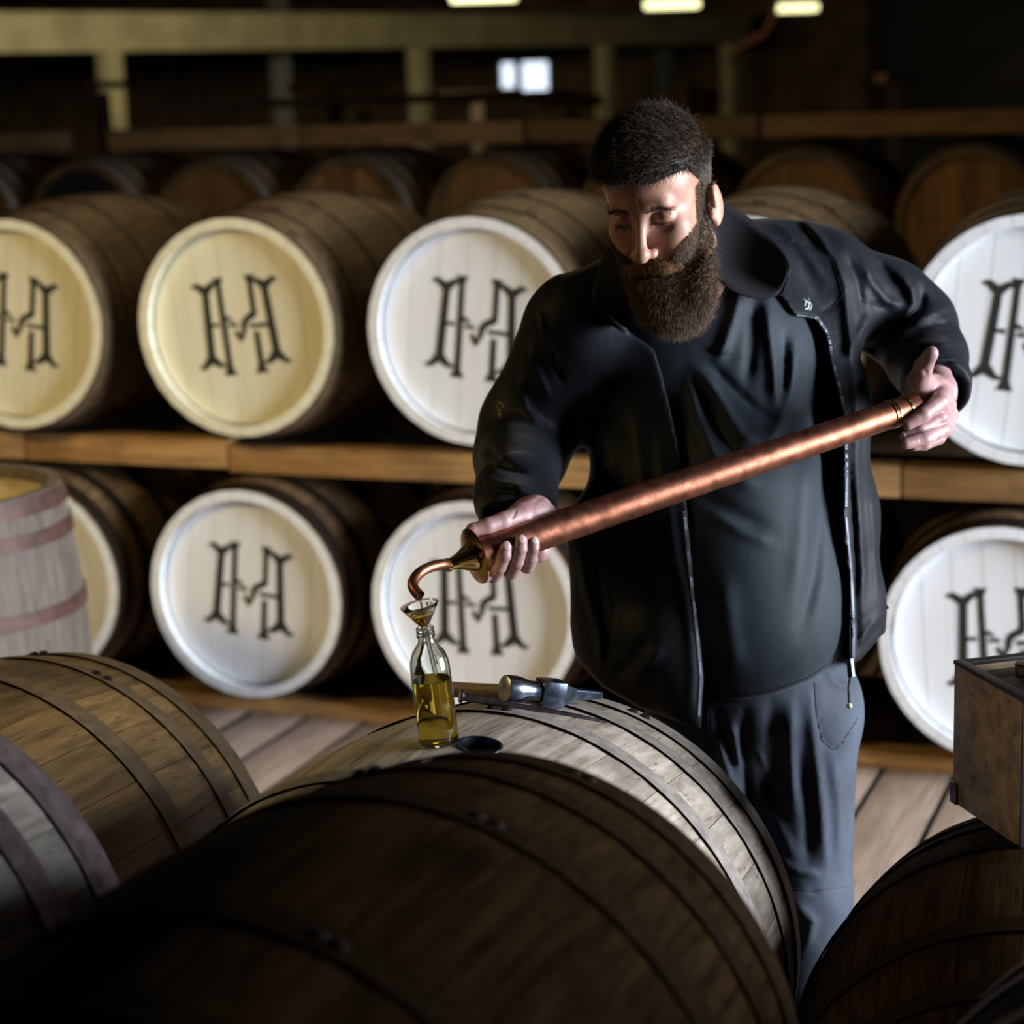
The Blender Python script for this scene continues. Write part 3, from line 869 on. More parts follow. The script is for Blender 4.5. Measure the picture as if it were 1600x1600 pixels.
        for a in range(8):
            for b in range(a + 1, 8):
                oa, ob = np.array(offs[a]), np.array(offs[b])
                if np.abs(oa - ob).sum() != 1: continue
                va, vb = vals[a], vals[b]
                m = (va < 0) != (vb < 0)
                t = va[m] / (va[m] - vb[m])
                acc[m] += oa + t[:, None] * (ob - oa); num[m] += 1
        P = (np.stack(I, 1) + acc / num[:, None]) * s.h + s.lo
        F = []
        for ax in range(3):
            u, v = (ax + 1) % 3, (ax + 2) % 3
            a = [slice(None)] * 3; b = [slice(None)] * 3
            a[ax] = slice(0, -1); b[ax] = slice(1, None)
            for q in (u, v): a[q] = slice(1, -1); b[q] = slice(1, -1)
            s0 = S[tuple(a)]; s1 = S[tuple(b)]
            E = np.nonzero(s0 != s1)
            if not len(E[0]): continue
            g = [E[0].copy(), E[1].copy(), E[2].copy()]
            g[u] += 1; g[v] += 1
            def cell(du, dv):
                q = [g[0].copy(), g[1].copy(), g[2].copy()]; q[u] += du; q[v] += dv
                return ids[q[0], q[1], q[2]]
            quad = np.stack([cell(-1, -1), cell(0, -1), cell(0, 0), cell(-1, 0)], 1)
            fl = ~s0[E]
            quad[fl] = quad[fl][:, ::-1]
            F.append(quad)
        F = np.concatenate(F)
        F = F[(F >= 0).all(1)]
        return P, F

def relax(P, F, it=2, lam=0.5):
    """Laplacian smoothing"""
    n = len(P)
    e = np.concatenate([F[:, [0, 1]], F[:, [1, 2]], F[:, [2, 3]], F[:, [3, 0]]])
    deg = np.bincount(e[:, 0], minlength=n) + np.bincount(e[:, 1], minlength=n)
    for _ in range(it):
        acc = np.stack([np.bincount(e[:, 0], weights=P[e[:, 1], k], minlength=n) + np.bincount(e[:, 1], weights=P[e[:, 0], k], minlength=n) for k in range(3)], 1)
        P = P + lam * (acc / np.maximum(deg, 1)[:, None] - P)
    return P

def vnormals(P, F):
    n = np.cross(P[F[:, 2]] - P[F[:, 0]], P[F[:, 3]] - P[F[:, 1]])
    N_ = np.zeros_like(P)
    for k in range(4):
        for a in range(3): N_[:, a] += np.bincount(F[:, k], weights=n[:, a], minlength=len(P))
    return N_ / (np.linalg.norm(N_, axis=1, keepdims=True) + 1e-12)

# ------------------------------------------------------------------ head frame
HO = pc(1030, 303, 3.20)
yaw_, pit_ = math.radians(25), math.radians(31)
hh = np.array([-math.sin(yaw_), 0, -math.cos(yaw_)]); yy = np.array([0, 1.0, 0])
HF = hh * math.cos(pit_) - yy * math.sin(pit_)
HU = hh * math.sin(pit_) + yy * math.cos(pit_)
HX = np.array([math.cos(yaw_), 0, -math.sin(yaw_)])
def h2c(p):
    p = np.asarray(p, float)
    return HO + p[..., 0:1] * HX + p[..., 1:2] * HU + p[..., 2:3] * HF
def c2h(p):
    q = np.asarray(p, float) - HO
    return np.stack([q @ HX, q @ HU, q @ HF], -1)

person_base = pw(1180, 1560, 3.45); person_base[2] = 0.0
person = empty('person', person_base)
tag(person, 'bearded man in open black jacket and grey trousers tilting a copper tube', 'person')
def pchild(name, P, F, mat, smooth=True):
    me = fast_mesh(name, P - person_base, F, smooth)
    return link(name, me, mat, person)

# ---- head and neck, in the head frame
H = Field((-0.115, -0.26, -0.16), (0.115, 0.145, 0.145), 0.0019)
H.ell((0, 0.030, -0.006), (0.0765, 0.088, 0.098), 0.01)
H.ell((0, 0.045, 0.045), (0.060, 0.058, 0.050), 0.03)
H.ell((0, -0.045, 0.030), (0.060, 0.076, 0.062), 0.035)
H.ell((0, -0.085, 0.045), (0.045, 0.035, 0.045), 0.03)
H.ball((0, -0.114, 0.068), 0.021, 0.025)
for sx in (-1, 1):
    H.ball((sx * 0.052, -0.070, 0.005), 0.020, 0.03)
    H.ball((sx * 0.046, -0.030, 0.066), 0.019, 0.025)
    H.ball((sx * 0.038, -0.058, 0.066), 0.018, 0.025)
H.cone((-0.036, 0.014, 0.0855), (0.036, 0.014, 0.0855), 0.0130, 0.0130, 0.015)
for sx in (-1, 1):
    H.ball((sx * 0.0340, -0.003, 0.1015), 0.0175, 0.014, sub=True)
    H.ell((sx * 0.0340, -0.005, 0.0800), (0.0155, 0.0125, 0.0130), 0.004)
    H.stroke([(sx * 0.018, 0.003, 0.090), (sx * 0.031, 0.008, 0.093), (sx * 0.045, 0.002, 0.087)], 0.0022, 0.0022)      # lid crease
    H.stroke([(sx * 0.018, -0.012, 0.090), (sx * 0.031, -0.0145, 0.092), (sx * 0.045, -0.010, 0.086)], 0.0016, 0.0020)    # lash line
    H.stroke([(sx * 0.017, -0.018, 0.088), (sx * 0.030, -0.024, 0.090), (sx * 0.043, -0.020, 0.086)], 0.0030, 0.0012)    # bag
    H.stroke([(sx * 0.023, -0.050, 0.096), (sx * 0.031, -0.064, 0.090), (sx * 0.035, -0.078, 0.084)], 0.0045, 0.0016)    # nasolabial
H.cone((0, 0.006, 0.090), (0, -0.044, 0.1170), 0.0066, 0.0094, 0.012)
H.ball((0, -0.0515, 0.1195), 0.0120, 0.008)
for sx in (-1, 1):
    H.ell((sx * 0.0140, -0.0540, 0.1060), (0.0080, 0.0075, 0.0105), 0.006)
    H.ell((sx * 0.0072, -0.0622, 0.1100), (0.0036, 0.0040, 0.0055), 0.002, sub=True)
H.cone((-0.020, -0.082, 0.092), (0.020, -0.082, 0.092), 0.0055, 0.0055, 0.008)
H.cone((-0.017, -0.0915, 0.090), (0.017, -0.0915, 0.090), 0.0065, 0.0065, 0.008)
H.stroke([(-0.024, -0.087, 0.092), (0, -0.087, 0.099), (0.024, -0.087, 0.092)], 0.0018, 0.003)
H.stroke([(-0.006, 0.020, 0.10), (-0.005, 0.032, 0.10)], 0.002, 0.001)
H.stroke([(0.006, 0.020, 0.10), (0.005, 0.032, 0.10)], 0.002, 0.001)
for sx in (-1, 1):                                     # ears
    ca, sa = math.cos(0.30), math.sin(0.30)
    Re = np.array([[ca, 0, sx * sa], [0, 1, 0], [-sx * sa, 0, ca]])
    H.ell((sx * 0.0835, -0.029, -0.012), (0.0065, 0.0330, 0.0190), 0.006, Re)
    H.ell((sx * 0.0915, -0.031, -0.004), (0.0055, 0.0200, 0.0105), 0.003, Re, sub=True)
    ring = [(sx * (0.084 + 0.004 * max(0, -math.cos(a))), -0.021 + 0.0235 * math.sin(a), -0.014 - 0.0150 * math.cos(a)) for a in np.linspace(-0.9, 3.4, 9)]
    for a, b in zip(ring[:-1], ring[1:]): H.cone(a, b, 0.0036, 0.0036, 0.003)
    H.ball((sx * 0.0825, -0.055, -0.006), 0.0065, 0.006)
    H.ball((sx * 0.082, -0.031, 0.006), 0.004, 0.004)
H.cone((-0.006, -0.055, -0.035), (-0.006, -0.19, -0.110), 0.048, 0.060, 0.03)
H.cone((0, -0.060, -0.02), (0, -0.18, -0.06), 0.044, 0.052, 0.02)
HP, HFc = H.nets()
HP = relax(HP, HFc, 1, 0.4)
HN = vnormals(HP, HFc)                  # in head frame

# ---- right hand (on the flange end) and left hand (cupping the far end), in the camera frame
def P_(t): return pc(t[0], t[1], t[2])
def chain(Fd, pts, k=0.004):
    for a, b in zip(pts[:-1], pts[1:]): Fd.cone(P_(a), P_(b), a[3], b[3], k)

R1 = Field(pc(705, 925, 3.0) - np.array([0, 0.0, 0.17]), pc(885, 750, 3.0) + np.array([0.01, 0.01, 0.26]), 0.00135)
chain(R1, [(812, 752, 3.20, .034), (818, 798, 3.075, .036), (826, 812, 3.00, .033)], .01)
R1.ell(P_((808, 838, 2.998)), (.036, .036, .020), .014)
chain(R1, [(838, 800, 2.985, .025), (812, 808, 2.955, .020)], .012)              # thenar
chain(R1, [(850, 812, 3.01, .024), (842, 862, 2.985, .016)], .014)               # heel
chain(R1, [(815, 806, 2.950, .0165), (785, 815, 2.925, .0135)], .008)
chain(R1, [(785, 815, 2.925, .0132), (762, 822, 2.912, .0120), (741, 828, 2.906, .0100)], .003)
R1.ell(P_((738, 827, 2.904)), (.0095, .0088, .0085), .003)
for pts in ([(768, 868, 2.985, .013), (755, 896, 2.962, .0118), (758, 900, 2.925, .0100)],
            [(786, 872, 2.992, .013), (771, 898, 2.950, .0115), (780, 886, 2.905, .0104), (788, 868, 2.892, .0098), (791, 856, 2.893, .0090)],
            [(808, 872, 2.995, .013), (799, 893, 2.952, .0114), (807, 878, 2.907, .0103), (813, 858, 2.896, .0097), (815, 845, 2.897, .0090)],
            [(830, 866, 2.990, .012), (824, 885, 2.955, .0105), (829, 870, 2.912, .0095), (833, 856, 2.902, .0089), (834.5, 847, 2.903, .0083)]):
    chain(R1, pts, .0022)
# creases and tendons
R1.stroke([P_((805, 800, 2.930)), P_((800, 812, 2.915)), P_((790, 826, 2.91))], .0022, .0016)
R1.stroke([P_((845, 778, 2.975)), P_((828, 792, 2.955)), P_((815, 812, 2.935))], .004, .0012)
R1.stroke([P_((770, 812, 2.900)), P_((775, 822, 2.900))], .0018, .0008)
for (x, y, d) in ((776, 876, 2.882), (784, 878, 2.893), (805, 868, 2.884), (814, 866, 2.886), (829, 866, 2.892)):
    R1.stroke([P_((x - 8, y, d + .005)), P_((x + 8, y, d + .005))], .0012, .0007)
RP, RF = R1.nets(); RP = relax(RP, RF, 2, .4)

L1 = Field(pc(1395, 715, 3.2) - np.array([0, 0, 0.12]), pc(1510, 530, 3.2) + np.array([0, 0, 0.30]), 0.00135)
chain(L1, [(1458, 585, 3.42, .030), (1464, 600, 3.33, .029), (1468, 612, 3.28, .030)], .01)
L1.ell(P_((1456, 622, 3.245)), (.034, .040, .023), .012)
chain(L1, [(1446, 612, 3.245, .024), (1437, 592, 3.215, .0185)], .010)
chain(L1, [(1438, 594, 3.215, .0172), (1443, 572, 3.185, .0142), (1453, 556, 3.160, .0118)], .006)
L1.ell(P_((1456, 552, 3.156)), (.0105, .0110, .0100), .003)
for pts in ([(1474, 612, 3.245, .0155), (1468, 628, 3.200, .0140), (1443, 648, 3.180, .0118), (1419, 663, 3.176, .0095)],
            [(1480, 632, 3.250, .0150), (1468, 652, 3.212, .0130), (1438, 672, 3.196, .0112), (1415, 681, 3.196, .0090)],
            [(1483, 648, 3.255, .0150), (1472, 671, 3.215, .0128), (1444, 686, 3.186, .0112), (1416, 693, 3.176, .0092)],
            [(1482, 660, 3.275, .0130), (1466, 684, 3.245, .0112), (1444, 694, 3.225, .0098), (1428, 697, 3.220, .0080)]):
    chain(L1, pts, .0030)
L1.stroke([P_((1446, 580, 3.172)), P_((1452, 600, 3.19)), P_((1450, 620, 3.2))], .0035, .0022)
L1.stroke([P_((1448, 566, 3.150)), P_((1458, 570, 3.155))], .0015, .0008)
for (x, y, d) in ((1470, 668, 3.195), (1441, 686, 3.172), (1437, 690, 3.172), (1447, 645, 3.165), (1425, 660, 3.163)):
    L1.stroke([P_((x, y - 9, d)), P_((x + 3, y + 9, d))], .0014, .0011)
LP, LF = L1.nets(); LP = relax(LP, LF, 2, .4)

# ---- inner body (torso, arms, legs) under the clothes, coarse
B1 = Field(pc(700, 1200, 3.4) - np.array([0.05, .75, .30]), pc(1540, 330, 3.4) + np.array([0.05, 0.05, .35]), 0.011)
B1.ell(P_((1090, 540, 3.47)), (.165, .19, .095), .03)
B1.ell(P_((1135, 860, 3.44)), (.150, .27, .11), .05)
chain(B1, [(930, 500, 3.40, .07), (1270, 440, 3.52, .07)], .04)
chain(B1, [(900, 510, 3.39, .06), (822, 690, 3.45, .052), (812, 745, 3.22, .036)], .03)
chain(B1, [(1280, 440, 3.52, .06), (1418, 505, 3.58, .052), (1455, 580, 3.43, .036)], .03)
foot_l = w2c((pw(1255, 1500, 3.48)[0] + 0.01, pw(1255, 1500, 3.48)[1] - .02, 0.10)); foot_r = w2c((pw(1070, 1400, 3.44)[0], pw(1070, 1400, 3.44)[1] + 0.03, 0.10))
hipL, kneeL = P_((1250, 1120, 3.44)), P_((1258, 1400, 3.44))
hipR, kneeR = P_((1095, 1120, 3.42)), P_((1078, 1400, 3.40))
B1.cone(hipL, kneeL, .068, .052, .03); B1.cone(kneeL, foot_l, .055, .042, .02)
B1.cone(hipR, kneeR, .068, .052, .03); B1.cone(kneeR, foot_r, .055, .042, .02)
B1.cone(h2c(np.array([0, -.12, -.06])), P_((1080, 480, 3.46)), .05, .06, .03)
BP, BF = B1.nets()

# one body mesh
allP = []; allF = []; off = 0; mi = []
for k, (P, F) in enumerate(((c2w(h2c(HP)), HFc), (c2w(RP), RF[:, ::-1]), (c2w(LP), LF[:, ::-1]), (c2w(BP), BF[:, ::-1]))):
    allP.append(P); allF.append(F + off); off += len(P); mi += [1 if k in (1, 2) else 0] * len(F)
body = pchild('body', np.concatenate(allP), np.concatenate(allF), [M['skin'], M['skin_hand']])
body.data.polygons.foreach_set('material_index', mi)
# the head mesh is in a mirrored chain of frames; make every shell face outward
def outward(me):
    bm = bmesh.new(); bm.from_mesh(me); bmesh.ops.recalc_face_normals(bm, faces=bm.faces); bm.to_mesh(me); bm.free()
outward(body.data)

# ------------------------------------------------------------------ jacket
J = Field(pc(715, 1160, 3.4) - np.array([0.02, 0.02, .45]), pc(1525, 300, 3.4) + np.array([0.03, 0.04, .34]), 0.0046)
J.ell(P_((1085, 570, 3.44)), (.225, .205, .150), .03)
chain(J, [(920, 500, 3.37, .086), (1100, 430, 3.46, .085), (1275, 432, 3.53, .082)], .05)
chain(J, [(1135, 402, 3.50, .055), (1225, 404, 3.53, .064)], .04)
J.ell(P_((1128, 850, 3.42)), (.236, .32, .185), .06)
J.ell(P_((1128, 1020, 3.43)), (.248, .19, .185), .05)
chain(J, [(893, 520, 3.38, .083), (826, 665, 3.46, .076), (812, 715, 3.42, .074)], .04)
chain(J, [(812, 715, 3.42, .074), (806, 775, 3.14, .061), (810, 824, 3.015, .0575)], .02)
chain(J, [(1285, 440, 3.53, .082), (1385, 480, 3.57, .076), (1424, 512, 3.58, .078)], .04)
chain(J, [(1424, 512, 3.58, .078), (1448, 560, 3.50, .068), (1462, 596, 3.40, .056), (1468, 606, 3.345, .052)], .015)
chain(J, [(1296, 470, 3.50, .060), (1304, 640, 3.42, .050), (1310, 800, 3.40, .052), (1318, 940, 3.40, .055), (1330, 985, 3.41, .045)], .05)
chain(J, [(940, 830, 3.38, .055), (945, 960, 3.40, .045)], .05)
# hanging left front flap of the open jacket
chain(J, [(1030, 1000, 3.30, .04), (1078, 1120, 3.27, .022)], .05)
J.cut_poly([(880, 990), (905, 1035), (940, 1072), (1000, 1106), (1060, 1128), (1092, 1138), (1098, 1138), (1098, 1100), (1326, 1040), (1345, 1030), (1378, 992), (1540, 980), (1540, 100), (500, 100), (500, 990)], True, soft=.006)
# cuffs: trim the sleeve ends
def cut_plane(Fd, p, n, rad, soft=.004):
    p = np.asarray(p); n = np.asarray(n, float) / np.linalg.norm(n)
    sl, X, Y, Z = Fd.block(p - rad, p + rad)
    d = (X - p[0]) * n[0] + (Y - p[1]) * n[1] + (Z - p[2]) * n[2]
    rr = np.sqrt((X - p[0]) ** 2 + (Y - p[1]) ** 2 + (Z - p[2]) ** 2)
    A = Fd.V[sl]; Fd.V[sl] = np.where(rr < rad, np.maximum(A, d), A)
nR = P_((811, 820, 3.02)) - P_((806, 790, 3.14))
cut_plane(J, P_((811, 822, 3.005)), nR, .085)
J.cone(P_((813, 828, 3.03)), P_((820, 840, 2.95)), .0430, .0450, .004, sub=True)
nL = P_((1468, 612, 3.32)) - P_((1450, 570, 3.46))
cut_plane(J, P_((1467, 612, 3.335)), nL, .085)
J.cone(P_((1465, 610, 3.35)), P_((1468, 626, 3.27)), .040, .040, .004, sub=True)
OPEN = [(1222, 466), (1240, 492), (1272, 497), (1289, 523), (1297, 567), (1308, 609), (1316, 650), (1317, 740), (1316, 807), (1324, 892), (1328, 976), (1328, 1045), (1345, 1200), (1092, 1200),
        (1096, 1128), (1100, 1060), (1095, 1000), (1084, 900), (1074, 800), (1066, 730), (1052, 660), (1036, 590), (1022, 545), (985, 520), (945, 470), (950, 400), (1000, 330), (1120, 330), (1160, 380), (1200, 430)]
J.folds([
    # left sleeve (image right): folds radiating from the elbow and the armpit
    ([(1300, 395), (1318, 440), (1325, 500), (1330, 560)], 7, -.006), ([(1322, 398), (1340, 440), (1348, 490)], 6, .006),
    ([(1345, 400), (1362, 440), (1385, 470), (1410, 482)], 7, -.007), ([(1370, 405), (1395, 440), (1418, 470)], 6, .007),
    ([(1400, 420), (1425, 450), (1428, 480), (1410, 495)], 7, -.009), ([(1440, 450), (1440, 475), (1420, 500), (1395, 512)], 7, .010),
    ([(1480, 478), (1450, 490), (1415, 505), (1385, 520)], 8, -.010), ([(1490, 505), (1455, 510), (1420, 522)], 6, .007),
    ([(1495, 535), (1460, 535), (1420, 540), (1390, 550)], 8, -.008), ([(1490, 560), (1455, 562), (1425, 560)], 6, .007),
    ([(1495, 590), (1470, 585), (1445, 575)], 6, -.005),
    ([(1340, 570), (1365, 540), (1392, 500)], 9, .010), ([(1320, 560), (1345, 520), (1360, 490)], 7, -.006), ([(1375, 575), (1395, 545), (1412, 520)], 6, -.006),
    ([(1215, 350), (1240, 372), (1262, 400), (1290, 440)], 8, -.004), ([(1240, 345), (1262, 365), (1275, 385)], 6, .005), ([(1260, 350), (1285, 375), (1298, 400)], 6, -.006),
    # yoke seams
    ([(1200, 368), (1240, 378), (1290, 392), (1300, 410), (1318, 460)], 2.2, .0035), ([(1318, 462), (1300, 478), (1285, 490)], 2.2, .0030),
    ([(1345, 470), (1380, 480), (1405, 482)], 2.0, .003),
    # left panel (image right) long vertical drapes
    ([(1322, 470), (1332, 560), (1338, 640), (1340, 740)], 6, -.004), ([(1335, 700), (1342, 800), (1348, 900), (1340, 960)], 7, -.005), ([(1360, 760), (1366, 850), (1370, 930)], 6, -.004),
    ([(1326, 720), (1333, 820), (1338, 930), (1338, 1020)], 5, .005), ([(1290, 530), (1300, 600), (1310, 640)], 5, .003),
    ([(1375, 960), (1355, 985), (1340, 1010)], 6, -.005),
    # right sleeve and panel
    ([(838, 480), (850, 530), (870, 580)], 7, -.006), ([(825, 540), (842, 590), (858, 620)], 7, -.006), ([(808, 590), (822, 640), (845, 665)], 6, -.006),
    ([(850, 470), (880, 430), (925, 405)], 5, .004), ([(835, 510), (860, 560), (880, 600)], 5, .005),
    ([(760, 700), (785, 730), (830, 745)], 7, .008), ([(750, 745), (780, 755), (830, 760)], 7, -.007),
    ([(745, 775), (775, 768), (815, 772)], 5, .006), ([(745, 800), (768, 785), (800, 778)], 4.5, -.005), ([(752, 815), (770, 798), (795, 786)], 3.5, .005), ([(760, 828), (772, 808), (792, 792)], 3.5, -.004),
    ([(905, 850), (915, 920), (935, 990), (940, 1040)], 6, -.007), ([(925, 850), (938, 920), (950, 985), (948, 1040)], 5, .007), ([(945, 900), (952, 960), (960, 1010)], 4, -.005),
    ([(1035, 1010), (1010, 1040), (985, 1070)], 10, -.006), ([(1015, 990), (990, 1030), (960, 1060)], 8, .005),
    ([(1060, 880), (1075, 960), (1082, 1050), (1078, 1115)], 7, -.004), ([(1030, 700), (1045, 800), (1058, 900)], 8, -.004),
    ([(940, 600), (960, 700), (955, 800)], 16, .006), ([(990, 640), (1000, 740), (1010, 840)], 14, -.005),
], 3.55)
J.cut_poly(OPEN, False, zmax=3.42, soft=.003)
JP, JF = J.nets(); JP = relax(JP, JF, 1, .4)
jacket = pchild('jacket', c2w(JP), JF, [M['jacket']]); outward(jacket.data)

# ------------------------------------------------------------------ shirt
S1 = Field(pc(960, 1150, 3.4) - np.array([0.02, 0.02, .25]), pc(1370, 330, 3.4) + np.array([0.03, 0.04, .18]), 0.0046)
S1.ell(P_((1090, 575, 3.43)), (.20, .19, .135), .03)
chain(S1, [(960, 500, 3.42, .06), (1100, 435, 3.45, .07), (1250, 440, 3.50, .062)], .05)
S1.ell(P_((1146, 850, 3.405)), (.168, .30, .180), .06)
S1.ell(P_((1168, 960, 3.405)), (.158, .17, .162), .06)
S1.cut_poly([(800, 1098), (1100, 1096), (1150, 1095), (1210, 1086), (1262, 1066), (1300, 1040), (1330, 1012), (1420, 950), (1420, 100), (800, 100)], True, soft=.006)
S1.folds([
    ([(1160, 440), (1148, 490), (1132, 540), (1122, 560)], 9, -.011), ([(1198, 465), (1203, 520), (1210, 580), (1213, 640)], 9, -.011), ([(1178, 470), (1175, 540), (1168, 600)], 9, .010),
    ([(1245, 525), (1240, 590), (1225, 650), (1200, 690)], 10, -.008), ([(1225, 520), (1226, 580), (1222, 620)], 7, .007),
    ([(1085, 575), (1110, 600), (1140, 650), (1160, 680), (1200, 690)], 10, -.010), ([(1090, 600), (1110, 640), (1130, 680), (1150, 710)], 8, .009),
    ([(1075, 590), (1090, 650), (1110, 700), (1140, 745)], 8, -.007), ([(1110, 570), (1140, 600), (1180, 640), (1215, 660)], 7, .006),
    ([(1085, 700), (1130, 735), (1190, 760)], 14, -.007), ([(1090, 770), (1140, 800), (1200, 830)], 14, .006), ([(1110, 800), (1160, 830), (1210, 850)], 10, -.005),
    ([(1290, 700), (1280, 800), (1270, 900), (1250, 990)], 12, .008), ([(1262, 720), (1255, 830), (1240, 930)], 14, -.004),
    ([(1100, 1082), (1200, 1074), (1260, 1054), (1310, 1018)], 2.2, .0025), ([(1130, 900), (1140, 980), (1150, 1050)], 16, -.005), ([(1085, 540), (1130, 556), (1160, 560)], 3, .003)], 3.42)
SP, SF = S1.nets(); SP = relax(SP, SF, 1, .4)
shirt = pchild('shirt', c2w(SP), SF, [M['shirt']]); outward(shirt.data)

# ------------------------------------------------------------------ trousers
lowz = w2c(pw(1180, 1500, 3.45) * np.array([1, 1, 0]) + np.array([0, 0, 0.06]))
T = Field((pc(1000, 1600, 3.4)[0] - .02, min(foot_l[1], foot_r[1]) - .08, 3.05), (pc(1370, 1000, 3.4)[0] + .03, pc(1000, 1010, 3.4)[1] + .02, max(foot_l[2], foot_r[2], 3.6) + .16), 0.0055)
T.ell(P_((1182, 1090, 3.44)), (.172, .13, .155), .03)
T.cone(P_((1252, 1140, 3.44)), P_((1256, 1400, 3.45)), .094, .079, .05)
T.cone(P_((1256, 1400, 3.45)), foot_l + np.array([0, .03, 0]), .079, .068, .02)
T.cone(P_((1098, 1140, 3.42)), P_((1075, 1400, 3.42)), .094, .079, .05)
T.cone(P_((1075, 1400, 3.42)), foot_r + np.array([0, .03, 0]), .079, .068, .02)
T.folds([
    ([(1165, 1110), (1160, 1170), (1168, 1225), (1172, 1300)], 6, .012), ([(1140, 1130), (1150, 1170), (1160, 1205)], 8, -.010), ([(1118, 1110), (1135, 1150), (1148, 1190)], 6, .008),
    ([(1120, 1150), (1132, 1190), (1145, 1225)], 6, -.008), ([(1235, 1100), (1236, 1180), (1240, 1270)], 9, -.009), ([(1205, 1100), (1210, 1180), (1208, 1260)], 10, .008),
    ([(1265, 1090), (1275, 1180), (1285, 1270), (1290, 1360)], 8, -.008), ([(1255, 1180), (1262, 1280), (1262, 1350)], 8, .008), ([(1188, 1240), (1215, 1290), (1240, 1340)], 8, -.006),
    ([(1205, 1330), (1240, 1360), (1290, 1370)], 6, -.006), ([(1300, 1180), (1312, 1260), (1312, 1350)], 8, -.005),
    ([(1272, 1062), (1276, 1120), (1284, 1155), (1304, 1172), (1325, 1145), (1340, 1120)], 1.8, .0045),
    ([(1225, 1385), (1270, 1392), (1325, 1384)], 2.0, .004), ([(1240, 1410), (1270, 1440), (1260, 1480)], 8, -.007), ([(1215, 1420), (1235, 1460), (1240, 1500)], 7, .007),
    ([(1104, 1095), (1105, 1200)], 1.8, .003), ([(1182, 1170), (1200, 1200), (1232, 1230)], 5, -.006),
    ([(1290, 1050), (1310, 1070), (1338, 1075)], 5, -.005)], 3.45)
TP, TF = T.nets(); TP = relax(TP, TF, 1, .4)
trousers = pchild('trousers', c2w(TP), TF, [M['trousers']]); outward(trousers.data)

# ------------------------------------------------------------------ boots
for ft, toe in ((foot_l, (-.05, -.24)), (foot_r, (-.12, -.22))):
    wft = c2w(ft)
    bf = Field((-.09, -.17, -.002), (.09, .26, .17), .005)
    bf.cone((0, 0, .12), (0, 0, .06), .048, .050, .01); bf.ell((0, .03, .035), (.045, .09, .04), .02); bf.ell((0, .12, .03), (.050, .09, .036), .02)
    bf.V = np.maximum(bf.V, -bf.ax[2][None, None, :] + .002)
    P, F = bf.nets()
    an = math.atan2(toe[1], toe[0]) - math.pi / 2
    Rz = np.array([[math.cos(an), -math.sin(an), 0], [math.sin(an), math.cos(an), 0], [0, 0, 1]])
    b_ = pchild('boot', P @ Rz.T + np.array([wft[0], wft[1], 0]), F, M['boot']); outward(b_.data)

# ------------------------------------------------------------------ collar: one stand-up sheet round the neck
def sheet(name, rows, mat, thick, sub=2, parent=person, base=person_base):
    """rows: list of rows of camera-frame (px,py,d) points"""
    g = np.array([[c2w(P_(p)) for p in r] for r in rows]) - base
    nr, nc = g.shape[:2]
    f = [(i * nc + j, i * nc + j + 1, (i + 1) * nc + j + 1, (i + 1) * nc + j) for i in range(nr - 1) for j in range(nc - 1)]
    o = link(name, mesh(name, g.reshape(-1, 3), f), mat, parent)
    md = o.modifiers.new('s', 'SUBSURF'); md.levels = md.render_levels = sub
    md = o.modifiers.new('t', 'SOLIDIFY'); md.thickness = thick; md.offset = 0
    return o
top = [(924, 474, 3.205), (928, 436, 3.235), (946, 388, 3.30), (1000, 335, 3.42), (1075, 305, 3.45), (1122, 311, 3.43), (1180, 346, 3.37), (1216, 382, 3.30), (1239, 416, 3.235)]
mid = [(945, 500, 3.205), (945, 478, 3.255), (958, 440, 3.33), (1005, 385, 3.46), (1082, 355, 3.50), (1135, 358, 3.48), (1178, 385, 3.41), (1206, 412, 3.33), (1226, 444, 3.255)]
bot = [(985, 525, 3.215), (968, 515, 3.275), (972, 480, 3.36), (1010, 430, 3.48), (1088, 402, 3.52), (1142, 405, 3.50), (1172, 425, 3.42), (1196, 448, 3.35), (1222, 470, 3.275)]
collar = sheet('collar', [top, mid, bot], [M['jacket']], 0.004)
tag(collar, 'stand-up black collar')
sheet('collar_facing', [[(1118, 309, 3.42), (1150, 327, 3.40), (1180, 347, 3.365), (1215, 383, 3.298), (1236, 416, 3.238)],
                        [(1108, 325, 3.36), (1113, 354, 3.33), (1138, 388, 3.33), (1184, 412, 3.30), (1224, 442, 3.25)],
                        [(1104, 345, 3.29), (1106, 395, 3.25), (1118, 440, 3.230), (1162, 466, 3.235), (1216, 470, 3.255)]], [M['lining']], 0.003)
sheet('collar_facing', [[(950, 386, 3.30), (929, 436, 3.235), (925, 472, 3.208)], [(962, 405, 3.25), (955, 450, 3.215), (950, 490, 3.20)], [(975, 420, 3.22), (982, 475, 3.205), (990, 526, 3.205)]], [M['lining']], 0.003)

# ------------------------------------------------------------------ things sewn on the clothes
dg = bpy.context.evaluated_depsgraph_get()
def bvh(o):
    o_ = o.evaluated_get(bpy.context.evaluated_depsgraph_get())
    return BVHTree.FromPolygons([o.matrix_world @ v.co if False else Vector(np.array(v.co) + person_base) for v in o.data.vertices], [p.vertices[:] for p in o.data.polygons])
bj = bvh(jacket)
camo = Vector((0, 0, CAMH))
def hit(px, py, tree=bj, lift=0.0):
    d = (Vector(pw(px, py, 3.0)) - camo).normalized()
    loc, nn, _, dist = tree.ray_cast(camo, d)
    if loc is None: return None
    if nn.dot(d) > 0: nn = -nn
    return loc + nn * lift, nn
def densify(pts, step):
    out = []
    for a, b in zip(pts[:-1], pts[1:]):
        L_ = math.hypot(b[0] - a[0], b[1] - a[1]); n = max(1, int(L_ / step))
        for i in range(n): out.append((a[0] + (b[0] - a[0]) * i / n, a[1] + (b[1] - a[1]) * i / n))
    return out
